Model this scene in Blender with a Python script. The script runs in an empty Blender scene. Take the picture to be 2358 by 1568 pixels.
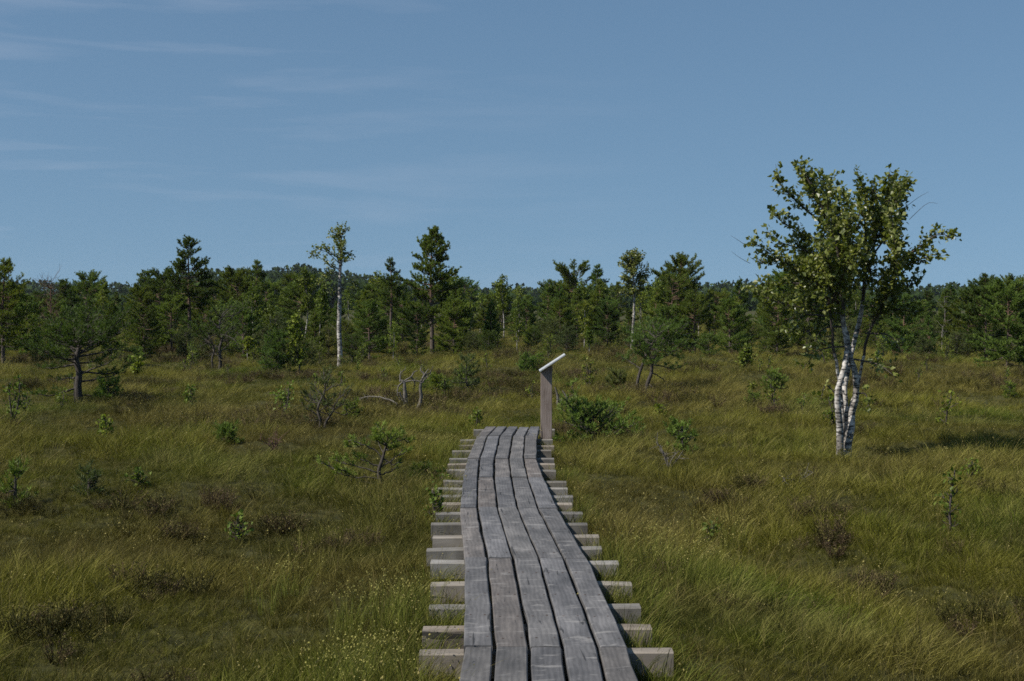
import bpy, math, random
import numpy as np
from mathutils import Vector

scene = bpy.context.scene
col = scene.collection
R = math.radians

# ------------------------------------------------------------------ camera
F = 3275.0            # focal length in pixels of a 2358 px wide frame (50 mm lens)
HZ = 695.0            # image row of the horizon in that frame
EYE = 1.65            # eye height over the boardwalk (deck top is z = 0)
PITCH = math.atan((784.0 - HZ) / F)
cam_d = bpy.data.cameras.new('camera')
cam = bpy.data.objects.new('camera', cam_d)
col.objects.link(cam)
cam.location = (0, 0, EYE)
cam.rotation_euler = (math.pi / 2 - PITCH, 0, 0)
cam_d.sensor_width = 36.0
cam_d.lens = 36.0 * F / 2358.0
cam_d.clip_start = 0.1
cam_d.clip_end = 9000
scene.camera = cam

# ------------------------------------------------------------------ sun and sky
SUN_EL, SUN_BACK = R(47), R(24)
to_sun = Vector((-math.cos(SUN_BACK) * math.cos(SUN_EL), -math.sin(SUN_BACK) * math.cos(SUN_EL), math.sin(SUN_EL)))
sl = bpy.data.lights.new('sun', 'SUN')
sl.energy = 3.6
sl.angle = R(0.5)
sl.color = (1.0, 0.95, 0.86)
so = bpy.data.objects.new('sun', sl)
col.objects.link(so)
so.rotation_euler = (-to_sun).to_track_quat('-Z', 'Y').to_euler()

world = bpy.data.worlds.new('World')
scene.world = world
world.use_nodes = True
nt = world.node_tree
nt.nodes.clear()
def N(tree, kind, **kw):
    n = tree.nodes.new(kind)
    for k, v in kw.items():
        setattr(n, k, v)
    return n
def L(tree, a, b):
    tree.links.new(a, b)
w_out = N(nt, 'ShaderNodeOutputWorld')
w_bg = N(nt, 'ShaderNodeBackground')
w_bg.inputs['Strength'].default_value = 0.070
L(nt, w_bg.outputs[0], w_out.inputs[0])
w_tc = N(nt, 'ShaderNodeTexCoord')
sky = N(nt, 'ShaderNodeTexSky', sky_type='NISHITA')
sky.sun_disc = False
sky.sun_elevation = SUN_EL
sky.sun_rotation = math.atan2(to_sun.x, to_sun.y)
sky.air_density = 1.0
sky.dust_density = 0.4
sky.ozone_density = 2.0
sky.altitude = 50
# clear dry air: the band near the horizon is read a little higher up the dome
w_map = N(nt, 'ShaderNodeMapping')
w_map.inputs['Scale'].default_value = (1, 1, 0.62)
w_map.inputs['Location'].default_value = (0, 0, 0.165)
L(nt, w_tc.outputs['Generated'], w_map.inputs[0])
L(nt, w_map.outputs[0], sky.inputs[0])
w_tint = N(nt, 'ShaderNodeMix', data_type='RGBA', blend_type='MULTIPLY')
w_tint.inputs[0].default_value = 1.0
w_tint.inputs[7].default_value = (0.715, 0.815, 0.82, 1)
L(nt, sky.outputs[0], w_tint.inputs[6])
# thin cirrus streaks, mostly on the left
c_map = N(nt, 'ShaderNodeMapping')
c_map.inputs['Scale'].default_value = (3.2, 3.2, 34.0)
c_map.inputs['Rotation'].default_value = (0, R(1.5), 0)
c_noise = N(nt, 'ShaderNodeTexNoise')
c_noise.inputs['Scale'].default_value = 1.5
c_noise.inputs['Detail'].default_value = 5.0
c_noise.inputs['Roughness'].default_value = 0.55
c_noise.inputs['Distortion'].default_value = 0.35
L(nt, w_tc.outputs['Generated'], c_map.inputs[0])
L(nt, c_map.outputs[0], c_noise.inputs['Vector'])
c_ramp = N(nt, 'ShaderNodeMapRange')
c_ramp.inputs[1].default_value = 0.51
c_ramp.inputs[2].default_value = 0.80
c_ramp.inputs[3].default_value = 0.0
c_ramp.inputs[4].default_value = 0.22
L(nt, c_noise.outputs[0], c_ramp.inputs[0])
c_sep = N(nt, 'ShaderNodeSeparateXYZ')
L(nt, w_tc.outputs['Generated'], c_sep.inputs[0])
c_left = N(nt, 'ShaderNodeMapRange')
c_left.inputs[1].default_value = 0.12
c_left.inputs[2].default_value = -0.22
L(nt, c_sep.outputs[0], c_left.inputs[0])
c_mul = N(nt, 'ShaderNodeMath', operation='MULTIPLY')
L(nt, c_ramp.outputs[0], c_mul.inputs[0])
L(nt, c_left.outputs[0], c_mul.inputs[1])
w_mix = N(nt, 'ShaderNodeMix', data_type='RGBA')
w_mix.inputs[7].default_value = (5.0, 5.4, 6.4, 1)
L(nt, c_mul.outputs[0], w_mix.inputs[0])
L(nt, w_tint.outputs[2], w_mix.inputs[6])
L(nt, w_mix.outputs[2], w_bg.inputs['Color'])

scene.view_settings.view_transform = 'Standard'
scene.view_settings.look = 'None'
scene.view_settings.exposure = 0.70
scene.view_settings.gamma = 1.0
scene.cycles.filter_width = 1.6
scene.cycles.use_denoising = False
scene.cycles.max_bounces = 6
scene.cycles.transparent_max_bounces = 6

# ------------------------------------------------------------------ numeric helpers
_T = np.random.RandomState(77).rand(256, 256)
def vnoise(x, y, s=0):
    x = np.asarray(x, float) + s * 17.37
    y = np.asarray(y, float) + s * 9.71
    xi = np.floor(x).astype(int); yi = np.floor(y).astype(int)
    fx = x - xi; fy = y - yi
    fx = fx * fx * (3 - 2 * fx); fy = fy * fy * (3 - 2 * fy)
    a = _T[xi % 256, yi % 256]; b = _T[(xi + 1) % 256, yi % 256]
    c = _T[xi % 256, (yi + 1) % 256]; d = _T[(xi + 1) % 256, (yi + 1) % 256]
    return (a * (1 - fx) + b * fx) * (1 - fy) + (c * (1 - fx) + d * fx) * fy
def fbm(x, y, s=0, o=3):
    t = 0; a = 1; n = 0
    for i in range(o):
        t = t + a * vnoise(np.asarray(x) * 2 ** i, np.asarray(y) * 2 ** i, s + i * 3); n += a; a *= .5
    return t / n
def smooth(a, b, x):
    t = np.clip((np.asarray(x, float) - a) / (b - a), 0, 1)
    return t * t * (3 - 2 * t)
def ray(u, v):
    xc, yc = (u - 1179.0) / F, (784.0 - v) / F
    c, s = math.cos(PITCH), math.sin(PITCH)
    return np.array([xc, c + yc * s, -s + yc * c])
def on_plane(u, v, z):
    d = ray(u, v)
    t = (z - EYE) / d[2]
    return np.array([0, 0, EYE]) + d * t

# boardwalk rows: boundaries of the five planks at every joint, traced once and laid on the deck plane
ROWS_PX = [(1375, (490, 668, 860, 1048, 1245, 1420)), (880, (493, 628, 770, 912, 1055, 1192)),
           (600, (470, 573, 683, 795, 912, 1022)), (430, (487, 575, 665, 760, 853, 945)),
           (325, (512, 585, 667, 747, 828, 905)), (200, (567, 628, 697, 768, 837, 910)), (148, (617, 680, 740, 803, 863, 922))]
ROWS = []
for zy, zx in ROWS_PX:
    ROWS.append([on_plane(863.5 + x * .4126, 921 + zy * .4126, 0.0)[:2] for x in zx])
r0, r1 = np.array(ROWS[0]), np.array(ROWS[1])
bl = np.array([on_plane(863.5 + x * .4126, 921 + 1568 * .4126, 0)[:2] for x in (470, 657, 857, 1072, 1280, 1487)])
dirv = (r0 - bl).mean(0); dirv /= np.linalg.norm(dirv)
dirv = np.array([dirv[0], dirv[1]])
rn1 = r0 - dirv * 2.4
rn2 = rn1 - np.array([0.0, 1.0]) * 2.4
rn3 = rn2 - np.array([0.02, 1.0]) * 2.4
ROWS = [list(rn3), list(rn2), list(rn1)] + ROWS
_dy = np.array([np.mean([p[1] for p in r]) for r in ROWS])
_dx = np.array([np.mean([p[0] for p in r]) for r in ROWS])
def deck_x(y):
    return np.interp(y, _dy, _dx)

def ground(x, y):
    x = np.asarray(x, float); y = np.asarray(y, float)
    h = -0.28 + 0.40 * (fbm(x / 1.7, y / 1.7, 1, 3) - .5) + 0.34 * (vnoise(x / 7.5, y / 7.5, 5) - .5)
    # the walk's bed is level and a little lower
    near = (1 - smooth(0.72, 1.9, np.abs(x - deck_x(y)))) * (1 - smooth(19.0, 20.5, y))
    h = h * (1 - near) + near * (-0.20 + 0.05 * (vnoise(x * 2, y * 2, 2) - .5))
    return h
def place(u, v):
    """point of the bog seen at a pixel of the 2358 px frame"""
    d = ray(u, v)
    t = 3.0
    while t < 400:
        p = np.array([0, 0, EYE]) + d * t
        if p[2] < float(ground(p[0], p[1])) + .13:
            return p[0], p[1], float(ground(p[0], p[1]))
        t += 0.05
    raise RuntimeError('no ground')
def at_dist(u, dist):
    x = (u - 1179.0) / F * dist
    return x, dist, float(ground(x, dist))

# ------------------------------------------------------------------ mesh helpers
class MB:
    def __init__(s):
        s.v = []; s.f = []; s.n = 0
    def add(s, verts, faces, var=None):
        verts = np.asarray(verts, float).reshape(-1, 3)
        faces = np.asarray(faces, int)
        if len(faces) == 0: return
        if var is None: var = np.full(len(faces), random.random())
        s.v.append(verts); s.f.append((faces + s.n, np.asarray(var, float))); s.n += len(verts)
    def mesh(s, name, mat, smooth_=False):
        me = bpy.data.meshes.new(name)
        V = np.concatenate(s.v); me.vertices.add(len(V)); me.vertices.foreach_set('co', V.ravel())
        loops = np.concatenate([f.ravel() for f, _ in s.f])
        tot = np.concatenate([np.full(len(f), f.shape[1]) for f, _ in s.f])
        me.loops.add(len(loops)); me.loops.foreach_set('vertex_index', loops)
        me.polygons.add(len(tot)); me.polygons.foreach_set('loop_start', np.concatenate([[0], np.cumsum(tot)[:-1]]))
        me.update(calc_edges=True)
        a = me.attributes.new('var', 'FLOAT', 'FACE')
        a.data.foreach_set('value', np.concatenate([v for _, v in s.f]))
        me.polygons.foreach_set('use_smooth', np.full(len(tot), smooth_))
        me.materials.append(mat)
        me.validate()
        return me
def obj(name, me, parent=None, loc=None):
    o = bpy.data.objects.new(name, me)
    col.objects.link(o)
    if parent is not None: o.parent = parent
    if loc is not None: o.location = loc
    return o
def tag(o, label=None, cat=None, group=None, kind=None):
    for k, v in (('label', label), ('category', cat), ('group', group), ('kind', kind)):
        if v: o[k] = v
    return o
def thing(name, loc, label, cat, group=None, rz=0.0, sc=1.0):
    o = obj(name, None, None, loc)
    o.rotation_euler = (0, 0, rz); o.scale = (sc, sc, sc)
    o.empty_display_size = 0.1
    return tag(o, label, cat, group)

def tube(mb, P, rad, k=6):
    P = np.asarray(P, float); n = len(P)
    rad = np.broadcast_to(np.asarray(rad, float), (n,))
    T = np.gradient(P, axis=0); T /= np.linalg.norm(T, axis=1)[:, None] + 1e-9
    ref = np.array([1., .13, .0]) if abs(T[0][0]) < .8 else np.array([0., 1., .2])
    A = np.cross(T, ref); A /= np.linalg.norm(A, axis=1)[:, None] + 1e-9
    B = np.cross(T, A)
    a = np.arange(k) * 2 * np.pi / k
    V = P[:, None, :] + rad[:, None, None] * (np.cos(a)[None, :, None] * A[:, None, :] + np.sin(a)[None, :, None] * B[:, None, :])
    i = np.arange(n - 1)[:, None] * k; j = np.arange(k)[None, :]; j2 = (j + 1) % k
    Q = np.stack([i + j, i + j2, i + k + j2, i + k + j], -1).reshape(-1, 4)
    mb.add(V.reshape(-1, 3), Q)
    return P
def resample(P, n):
    """smooth curve (Catmull-Rom) through control points"""
    P = np.asarray(P, float)
    if len(P) < 3:
        t = np.linspace(0, 1, n)[:, None]
        return P[0] * (1 - t) + P[-1] * t
    E = np.vstack([2 * P[0] - P[1], P, 2 * P[-1] - P[-2]])
    t = np.linspace(0, len(P) - 1 - 1e-6, n); i = t.astype(int); f = (t - i)[:, None]
    a, b, c, d = E[i], E[i + 1], E[i + 2], E[i + 3]
    return .5 * ((2 * b) + (-a + c) * f + (2 * a - 5 * b + 4 * c - d) * f ** 2 + (-a + 3 * b - 3 * c + d) * f ** 3)
def unit(v):
    v = np.asarray(v, float)
    return v / (np.linalg.norm(v, axis=-1, keepdims=True) + 1e-9)
def leaves(mb, C, D, size, rng, wid=.8, flat=.5):
    """folded rhombic leaves at C pointing along D"""
    C = np.asarray(C, float); n = len(C)
    if n == 0: return
    D = unit(np.asarray(D, float))
    U = rng.normal(size=(n, 3)); U[:, 2] += flat * 2
    S = unit(np.cross(D, U)); Nn = np.cross(S, D)
    l = size * rng.uniform(.6, 1.2, n)[:, None]; w = l * wid * .5
    V = np.stack([C, C + D * l * .5 + S * w + Nn * w * .25, C + D * l, C + D * l * .5 - S * w + Nn * w * .25], 1)
    b = np.arange(n)[:, None] * 4
    Q = np.concatenate([b + np.array([0, 1, 2]), b + np.array([0, 2, 3])], 0)
    vr = rng.rand(n)
    mb.add(V.reshape(-1, 3), Q, np.concatenate([vr, vr]))
def needles(mb, C, D, ln, wd, k, rng):
    """tufts of pine needles: k thin spikes round every shoot"""
    C = np.asarray(C, float); n = len(C)
    if n == 0: return
    D = unit(np.asarray(D, float))
    C = np.repeat(C, k, 0); D0 = np.repeat(D, k, 0)
    th = rng.uniform(.25, 1.15, n * k)[:, None]
    Rr = rng.normal(size=(n * k, 3)); Pp = unit(Rr - (Rr * D0).sum(1)[:, None] * D0)
    d = D0 * np.cos(th) + Pp * np.sin(th)
    l = ln * rng.uniform(.6, 1.15, n * k)[:, None]
    S = unit(np.cross(d, rng.normal(size=(n * k, 3)))) * wd * .5
    C = C + D0 * rng.uniform(-.3, .5, n * k)[:, None] * ln
    V = np.stack([C + S * .6, C - S * .6, C + d * l * .55 - S, C + d * l, C + d * l * .55 + S], 1)
    b = np.arange(n * k)[:, None] * 5
    vr = np.repeat(rng.rand(n), k) * .7 + rng.rand(n * k) * .3
    mb.add(V.reshape(-1, 3), np.concatenate([b + np.array([0, 1, 2]), b + np.array([0, 2, 4])]), np.concatenate([vr, vr]))
    mb.f.append(((b + np.array([4, 2, 3])) + mb.n - len(V) * 5, vr))

# ------------------------------------------------------------------ materials
def mat(name):
    m = bpy.data.materials.new(name); m.use_nodes = True
    t = m.node_tree; t.nodes.clear()
    return m, t, N(t, 'ShaderNodeOutputMaterial')
def ramp(t, fac, stops):
    r = N(t, 'ShaderNodeValToRGB')
    e = r.color_ramp.elements
    while len(e) < len(stops): e.new(.5)
    for el, (p, c) in zip(e, stops):
        el.position = p; el.color = (*c, 1)
    L(t, fac, r.inputs[0])
    return r.outputs[0]
def leaf_mat(name, stops, trans=.35, rough=.55, objvar=.35, tcol=(1.25, 1.3, .6), spec=.12):
    m, t, out = mat(name)
    a = N(t, 'ShaderNodeAttribute', attribute_name='var')
    c = ramp(t, a.outputs['Fac'], stops)
    oi = N(t, 'ShaderNodeObjectInfo')
    mr = N(t, 'ShaderNodeMapRange'); mr.inputs[3].default_value = 1 - objvar; mr.inputs[4].default_value = 1 + objvar
    L(t, oi.outputs['Random'], mr.inputs[0])
    mm = N(t, 'ShaderNodeMix', data_type='RGBA', blend_type='MULTIPLY'); mm.inputs[0].default_value = 1
    fr_ = N(t, 'ShaderNodeMath', operation='FRACT'); f5 = N(t, 'ShaderNodeMath', operation='MULTIPLY'); f5.inputs[1].default_value = 5.77
    L(t, oi.outputs['Random'], f5.inputs[0]); L(t, f5.outputs[0], fr_.inputs[0])
    hv = N(t, 'ShaderNodeMix', data_type='RGBA', blend_type='MULTIPLY'); hv.inputs[0].default_value = min(1., objvar * 2.5)
    L(t, c, hv.inputs[6]); L(t, ramp(t, fr_.outputs[0], [(0, (.80, .95, 1.15)), (.5, (1, 1, 1)), (1, (1.22, 1.06, .85))]), hv.inputs[7])
    L(t, hv.outputs[2], mm.inputs[6]); L(t, mr.outputs[0], mm.inputs[7])
    p = N(t, 'ShaderNodeBsdfPrincipled'); p.inputs['Roughness'].default_value = rough
    p.inputs['Specular IOR Level'].default_value = spec
    L(t, mm.outputs[2], p.inputs['Base Color'])
    tr = N(t, 'ShaderNodeBsdfTranslucent')
    tm = N(t, 'ShaderNodeMix', data_type='RGBA', blend_type='MULTIPLY'); tm.inputs[0].default_value = 1
    tm.inputs[7].default_value = (*tcol, 1)
    L(t, mm.outputs[2], tm.inputs[6]); L(t, tm.outputs[2], tr.inputs[0])
    mx = N(t, 'ShaderNodeMixShader'); mx.inputs[0].default_value = trans
    L(t, p.outputs[0], mx.inputs[1]); L(t, tr.outputs[0], mx.inputs[2]); L(t, mx.outputs[0], out.inputs[0])
    return m
def noise_mat(name, stops, scale=(1, 1, 1), nscale=5, detail=5, rough=.9, bump=.0, bdist=.01, coord='Object'):
    m, t, out = mat(name)
    tc = N(t, 'ShaderNodeTexCoord'); mp = N(t, 'ShaderNodeMapping'); mp.inputs['Scale'].default_value = scale
    L(t, tc.outputs[coord], mp.inputs[0])
    n = N(t, 'ShaderNodeTexNoise'); n.inputs['Scale'].default_value = nscale; n.inputs['Detail'].default_value = detail
    n.inputs['Roughness'].default_value = .65
    L(t, mp.outputs[0], n.inputs['Vector'])
    c = ramp(t, n.outputs[0], stops)
    p = N(t, 'ShaderNodeBsdfPrincipled'); p.inputs['Roughness'].default_value = rough
    p.inputs['Specular IOR Level'].default_value = .2
    L(t, c, p.inputs['Base Color']); L(t, p.outputs[0], out.inputs[0])
    if bump:
        b = N(t, 'ShaderNodeBump'); b.inputs['Strength'].default_value = bump; b.inputs['Distance'].default_value = bdist
        L(t, n.outputs[0], b.inputs['Height']); L(t, b.outputs[0], p.inputs['Normal'])
    return m
M = {}
M['ground'] = noise_mat('bog_moss_gap_shade', [(.32, (.022, .020, .008)), (.45, (.040, .040, .010)), (.58, (.064, .060, .014)), (.7, (.060, .044, .019))], nscale=7, detail=12, bump=1.0, bdist=.06)  # moss browns darkened, so the colour stands in for shadow gaps between tufts
M['pine_needles'] = leaf_mat('pine_needles', [(0, (.054, .084, .015)), (.5, (.102, .142, .029)), (1, (.165, .20, .044))], trans=.38, rough=.5)
M['young_needles'] = leaf_mat('young_pine_needles', [(0, (.08, .12, .022)), (.6, (.135, .19, .032)), (1, (.21, .26, .055))], trans=.25, rough=.5, objvar=.15)
M['grey_needles'] = leaf_mat('greyish_pine_needles', [(0, (.068, .085, .028)), (.6, (.105, .125, .042)), (1, (.14, .155, .06))], trans=.35, rough=.6, objvar=.2)
M['birch_leaves'] = leaf_mat('birch_leaves', [(0, (.060, .080, .012)), (.55, (.120, .142, .022)), (.85, (.20, .215, .05)), (1, (.31, .31, .11))], trans=.36, rough=.38, objvar=.12, spec=.55)
M['bush_leaves'] = leaf_mat('bush_leaves', [(0, (.070, .100, .014)), (.6, (.12, .16, .022)), (1, (.20, .23, .045))], trans=.32, rough=.45, objvar=.25)
M['far_leaves'] = leaf_mat('far_wood_leaves', [(0, (.022, .040, .014)), (1, (.052, .078, .022))], trans=.15, rough=.9, objvar=0, spec=.05)
M['pine_bark'] = noise_mat('pine_bark', [(.3, (.050, .036, .026)), (.55, (.12, .085, .060)), (.75, (.19, .15, .12))], scale=(1, 1, .35), nscale=26, bump=.7, bdist=.012)
M['dark_bark'] = noise_mat('dark_bark', [(.3, (.030, .026, .022)), (.6, (.075, .064, .055)), (.8, (.15, .14, .13))], scale=(1, 1, .4), nscale=30, bump=.7, bdist=.01)
M['dead_wood'] = noise_mat('dead_grey_wood', [(.3, (.065, .056, .047)), (.55, (.145, .13, .112)), (.75, (.25, .232, .205))], scale=(1, 1, .3), nscale=40, bump=.6, bdist=.008)
M['red_twigs'] = noise_mat('reddish_dead_twigs', [(.3, (.06, .035, .026)), (.7, (.13, .075, .055))], nscale=9)
def pine_trunk_mat():
    """dark plates low on the trunk, orange flaking bark above"""
    m, t, out = mat('scots_pine_trunk')
    tc = N(t, 'ShaderNodeTexCoord'); sp = N(t, 'ShaderNodeSeparateXYZ'); L(t, tc.outputs['Object'], sp.inputs[0])
    n = N(t, 'ShaderNodeTexNoise'); n.inputs['Scale'].default_value = 14; n.inputs['Detail'].default_value = 5
    L(t, tc.outputs['Object'], n.inputs['Vector'])
    lo = ramp(t, n.outputs[0], [(.35, (.045, .035, .028)), (.7, (.13, .10, .08))])
    hi = ramp(t, n.outputs[0], [(.3, (.075, .044, .030)), (.55, (.14, .080, .052)), (.8, (.19, .12, .085))])
    mr = N(t, 'ShaderNodeMapRange'); mr.inputs[1].default_value = 1.6; mr.inputs[2].default_value = 2.6
    L(t, sp.outputs[2], mr.inputs[0])
    mx = N(t, 'ShaderNodeMix', data_type='RGBA'); L(t, mr.outputs[0], mx.inputs[0]); L(t, lo, mx.inputs[6]); L(t, hi, mx.inputs[7])
    p = N(t, 'ShaderNodeBsdfPrincipled'); p.inputs['Roughness'].default_value = .9; L(t, mx.outputs[2], p.inputs['Base Color'])
    b = N(t, 'ShaderNodeBump'); b.inputs['Strength'].default_value = .6; b.inputs['Distance'].default_value = .012
    L(t, n.outputs[0], b.inputs['Height']); L(t, b.outputs[0], p.inputs['Normal'])
    L(t, p.outputs[0], out.inputs[0])
    return m
M['scots_trunk'] = pine_trunk_mat()
def birch_bark_mat():
    """white bark with dark lenticel bands, thin limbs brown"""
    m, t, out = mat('birch_bark')
    tc = N(t, 'ShaderNodeTexCoord')
    def nz(scale, nscale, detail=4):
        mp = N(t, 'ShaderNodeMapping'); mp.inputs['Scale'].default_value = scale
        L(t, tc.outputs['Object'], mp.inputs[0])
        n = N(t, 'ShaderNodeTexNoise'); n.inputs['Scale'].default_value = nscale; n.inputs['Detail'].default_value = detail
        n.inputs['Roughness'].default_value = .6
        L(t, mp.outputs[0], n.inputs['Vector'])
        return n.outputs[0]
    bands = ramp(t, nz((.9, .9, 3.0), 12), [(.42, (.05, .046, .042)), (.54, (.54, .50, .455))])
    patch = ramp(t, nz((1, 1, .9), 6, 4), [(.43, (.22, .20, .18)), (.56, (1, 1, 1))])
    mm = N(t, 'ShaderNodeMix', data_type='RGBA', blend_type='MULTIPLY'); mm.inputs[0].default_value = .8
    L(t, bands, mm.inputs[6]); L(t, patch, mm.inputs[7])
    a = N(t, 'ShaderNodeAttribute', attribute_name='var')
    twig = N(t, 'ShaderNodeMix', data_type='RGBA')
    twig.inputs[7].default_value = (.055, .042, .034, 1)
    gt = N(t, 'ShaderNodeMath', operation='GREATER_THAN'); gt.inputs[1].default_value = 1.5
    L(t, a.outputs['Fac'], gt.inputs[0]); L(t, gt.outputs[0], twig.inputs[0]); L(t, mm.outputs[2], twig.inputs[6])
    p = N(t, 'ShaderNodeBsdfPrincipled'); p.inputs['Roughness'].default_value = .75
    L(t, twig.outputs[2], p.inputs['Base Color']); L(t, p.outputs[0], out.inputs[0])
    return m
M['birch_bark'] = birch_bark_mat()
def grass_mat(name, trans=.3):
    m, t, out = mat(name)
    a = N(t, 'ShaderNodeAttribute', attribute_name='tint', attribute_type='INSTANCER')
    v = N(t, 'ShaderNodeAttribute', attribute_name='var')
    mr = N(t, 'ShaderNodeMapRange'); mr.inputs[3].default_value = .42; mr.inputs[4].default_value = 1.6
    L(t, v.outputs['Fac'], mr.inputs[0])
    straw = N(t, 'ShaderNodeMix', data_type='RGBA'); straw.inputs[7].default_value = (.21, .18, .06, 1)
    st = N(t, 'ShaderNodeMapRange'); st.inputs[1].default_value = .74; st.inputs[2].default_value = 1.0; st.inputs[4].default_value = .7
    L(t, v.outputs['Fac'], st.inputs[0]); L(t, st.outputs[0], straw.inputs[0]); L(t, a.outputs['Color'], straw.inputs[6])
    mm = N(t, 'ShaderNodeMix', data_type='RGBA', blend_type='MULTIPLY'); mm.inputs[0].default_value = 1
    L(t, straw.outputs[2], mm.inputs[6]); L(t, mr.outputs[0], mm.inputs[7])
    p = N(t, 'ShaderNodeBsdfPrincipled'); p.inputs['Roughness'].default_value = .6; p.inputs['Specular IOR Level'].default_value = .08
    L(t, mm.outputs[2], p.inputs['Base Color'])
    tr = N(t, 'ShaderNodeBsdfTranslucent'); L(t, mm.outputs[2], tr.inputs[0])
    mx = N(t, 'ShaderNodeMixShader'); mx.inputs[0].default_value = trans
    L(t, p.outputs[0], mx.inputs[1]); L(t, tr.outputs[0], mx.inputs[2]); L(t, mx.outputs[0], out.inputs[0])
    return m
M['grass'] = grass_mat('bog_grass_blades')
def plank_mat(name, stops, dash=.5, dark=1.0):
    """weathered boards; the UV map runs in metres, u along the grain"""
    m, t, out = mat(name)
    uv = N(t, 'ShaderNodeUVMap', uv_map='UVMap')
    oi = N(t, 'ShaderNodeObjectInfo')
    off = N(t, 'ShaderNodeVectorMath', operation='MULTIPLY_ADD')
    rv = N(t, 'ShaderNodeCombineXYZ'); L(t, oi.outputs['Random'], rv.inputs[0]); L(t, oi.outputs['Random'], rv.inputs[2])
    off.inputs[1].default_value = (37, 0, 53)
    L(t, rv.outputs[0], off.inputs[0]); L(t, uv.outputs[0], off.inputs[2])
    def mp(scale):
        q = N(t, 'ShaderNodeMapping'); q.inputs['Scale'].default_value = scale
        L(t, off.outputs[0], q.inputs[0]); return q.outputs[0]
    def nz(vec, s, d=5, r=.6, dist=0):
        n = N(t, 'ShaderNodeTexNoise'); n.inputs['Scale'].default_value = s; n.inputs['Detail'].default_value = d
        n.inputs['Roughness'].default_value = r; n.inputs['Distortion'].default_value = dist
        L(t, vec, n.inputs['Vector']); return n.outputs[0]
    fine = nz(mp((3.0, 55, 1)), 1.0, 7, .72, .8)
    blot = nz(mp((2.5, 6, 1)), 1.2, 4)
    wv = N(t, 'ShaderNodeTexWave', wave_type='BANDS', bands_direction='Y')
    wv.inputs['Scale'].default_value = 9; wv.inputs['Distortion'].default_value = 7
    wv.inputs['Detail'].default_value = 2.5; wv.inputs['Detail Scale'].default_value = .7
    L(t, mp((.5, 1.3, 1)), wv.inputs['Vector'])
    base = ramp(t, blot, stops)
    def mul(cin, fac, lo, hi):
        r = N(t, 'ShaderNodeMapRange'); r.inputs[3].default_value = lo; r.inputs[4].default_value = hi
        L(t, fac, r.inputs[0])
        x = N(t, 'ShaderNodeMix', data_type='RGBA', blend_type='MULTIPLY'); x.inputs[0].default_value = 1
        L(t, cin, x.inputs[6]); L(t, r.outputs[0], x.inputs[7]); return x.outputs[2]
    c = mul(base, fine, .72, 1.27)
    c = mul(c, wv.outputs['Fac'], .88, 1.08)
    c = mul(c, oi.outputs['Random'], .82 * dark, 1.16 * dark)
    # some boards are bluer, some browner
    hue = N(t, 'ShaderNodeMix', data_type='RGBA', blend_type='MULTIPLY'); hue.inputs[0].default_value = .5
    rr = N(t, 'ShaderNodeMath', operation='FRACT'); r7 = N(t, 'ShaderNodeMath', operation='MULTIPLY'); r7.inputs[1].default_value = 7.31
    L(t, oi.outputs['Random'], r7.inputs[0]); L(t, r7.outputs[0], rr.inputs[0])
    L(t, ramp(t, rr.outputs[0], [(0, (.92, .98, 1.12)), (.55, (1, 1, 1)), (1, (1.16, .98, .86))]), hue.inputs[7]); L(t, c, hue.inputs[6])
    c = hue.outputs[2]
    # pale scuffs across the grain, dark drying cracks along it
    sc = nz(mp((15, 5.5, 1)), 1.0, 4, .55, .4)
    sr = N(t, 'ShaderNodeMapRange'); sr.inputs[1].default_value = .58; sr.inputs[2].default_value = .70; sr.inputs[4].default_value = dash
    L(t, sc, sr.inputs[0])
    x1 = N(t, 'ShaderNodeMix', data_type='RGBA'); x1.inputs[7].default_value = (.30, .285, .27, 1)
    L(t, sr.outputs[0], x1.inputs[0]); L(t, c, x1.inputs[6])
    ck = nz(mp((1.6, 26, 1)), 1.0, 3, .5, .5)
    cr = N(t, 'ShaderNodeMapRange'); cr.inputs[1].default_value = .665; cr.inputs[2].default_value = .70; cr.inputs[4].default_value = .8
    L(t, ck, cr.inputs[0])
    x2 = N(t, 'ShaderNodeMix', data_type='RGBA'); x2.inputs[7].default_value = (.02, .019, .018, 1)
    L(t, cr.outputs[0], x2.inputs[0]); L(t, x1.outputs[2], x2.inputs[6])
    p = N(t, 'ShaderNodeBsdfPrincipled'); p.inputs['Roughness'].default_value = .72; p.inputs['Specular IOR Level'].default_value = .3
    L(t, x2.outputs[2], p.inputs['Base Color']); L(t, p.outputs[0], out.inputs[0])
    b = N(t, 'ShaderNodeBump'); b.inputs['Strength'].default_value = .5; b.inputs['Distance'].default_value = .004
    hh = N(t, 'ShaderNodeMath', operation='SUBTRACT'); L(t, fine, hh.inputs[0]); L(t, cr.outputs[0], hh.inputs[1])
    L(t, hh.outputs[0], b.inputs['Height']); L(t, b.outputs[0], p.inputs['Normal'])
    return m
M['plank'] = plank_mat('weathered_planks', [(.3, (.072, .069, .067)), (.5, (.110, .104, .100)), (.72, (.170, .160, .152))])
M['sleeper'] = plank_mat('weathered_sleepers', [(.28, (.11, .098, .082)), (.5, (.20, .182, .155)), (.75, (.29, .268, .235))], dash=.1)
M['post'] = plank_mat('weathered_post', [(.3, (.19, .145, .12)), (.55, (.28, .225, .195)), (.75, (.36, .30, .27))], dash=.1)
M['nail'] = noise_mat('rusty_nail', [(.3, (.03, .022, .018)), (.7, (.085, .05, .035))], nscale=60, rough=.6)
M['bracket'] = noise_mat('galvanised_bracket', [(.3, (.20, .20, .20)), (.7, (.32, .32, .32))], nscale=40, rough=.45)
M['panel'] = noise_mat('pale_panel', [(.3, (.30, .31, .32)), (.7, (.46, .47, .48))], nscale=20, rough=.5)

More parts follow.
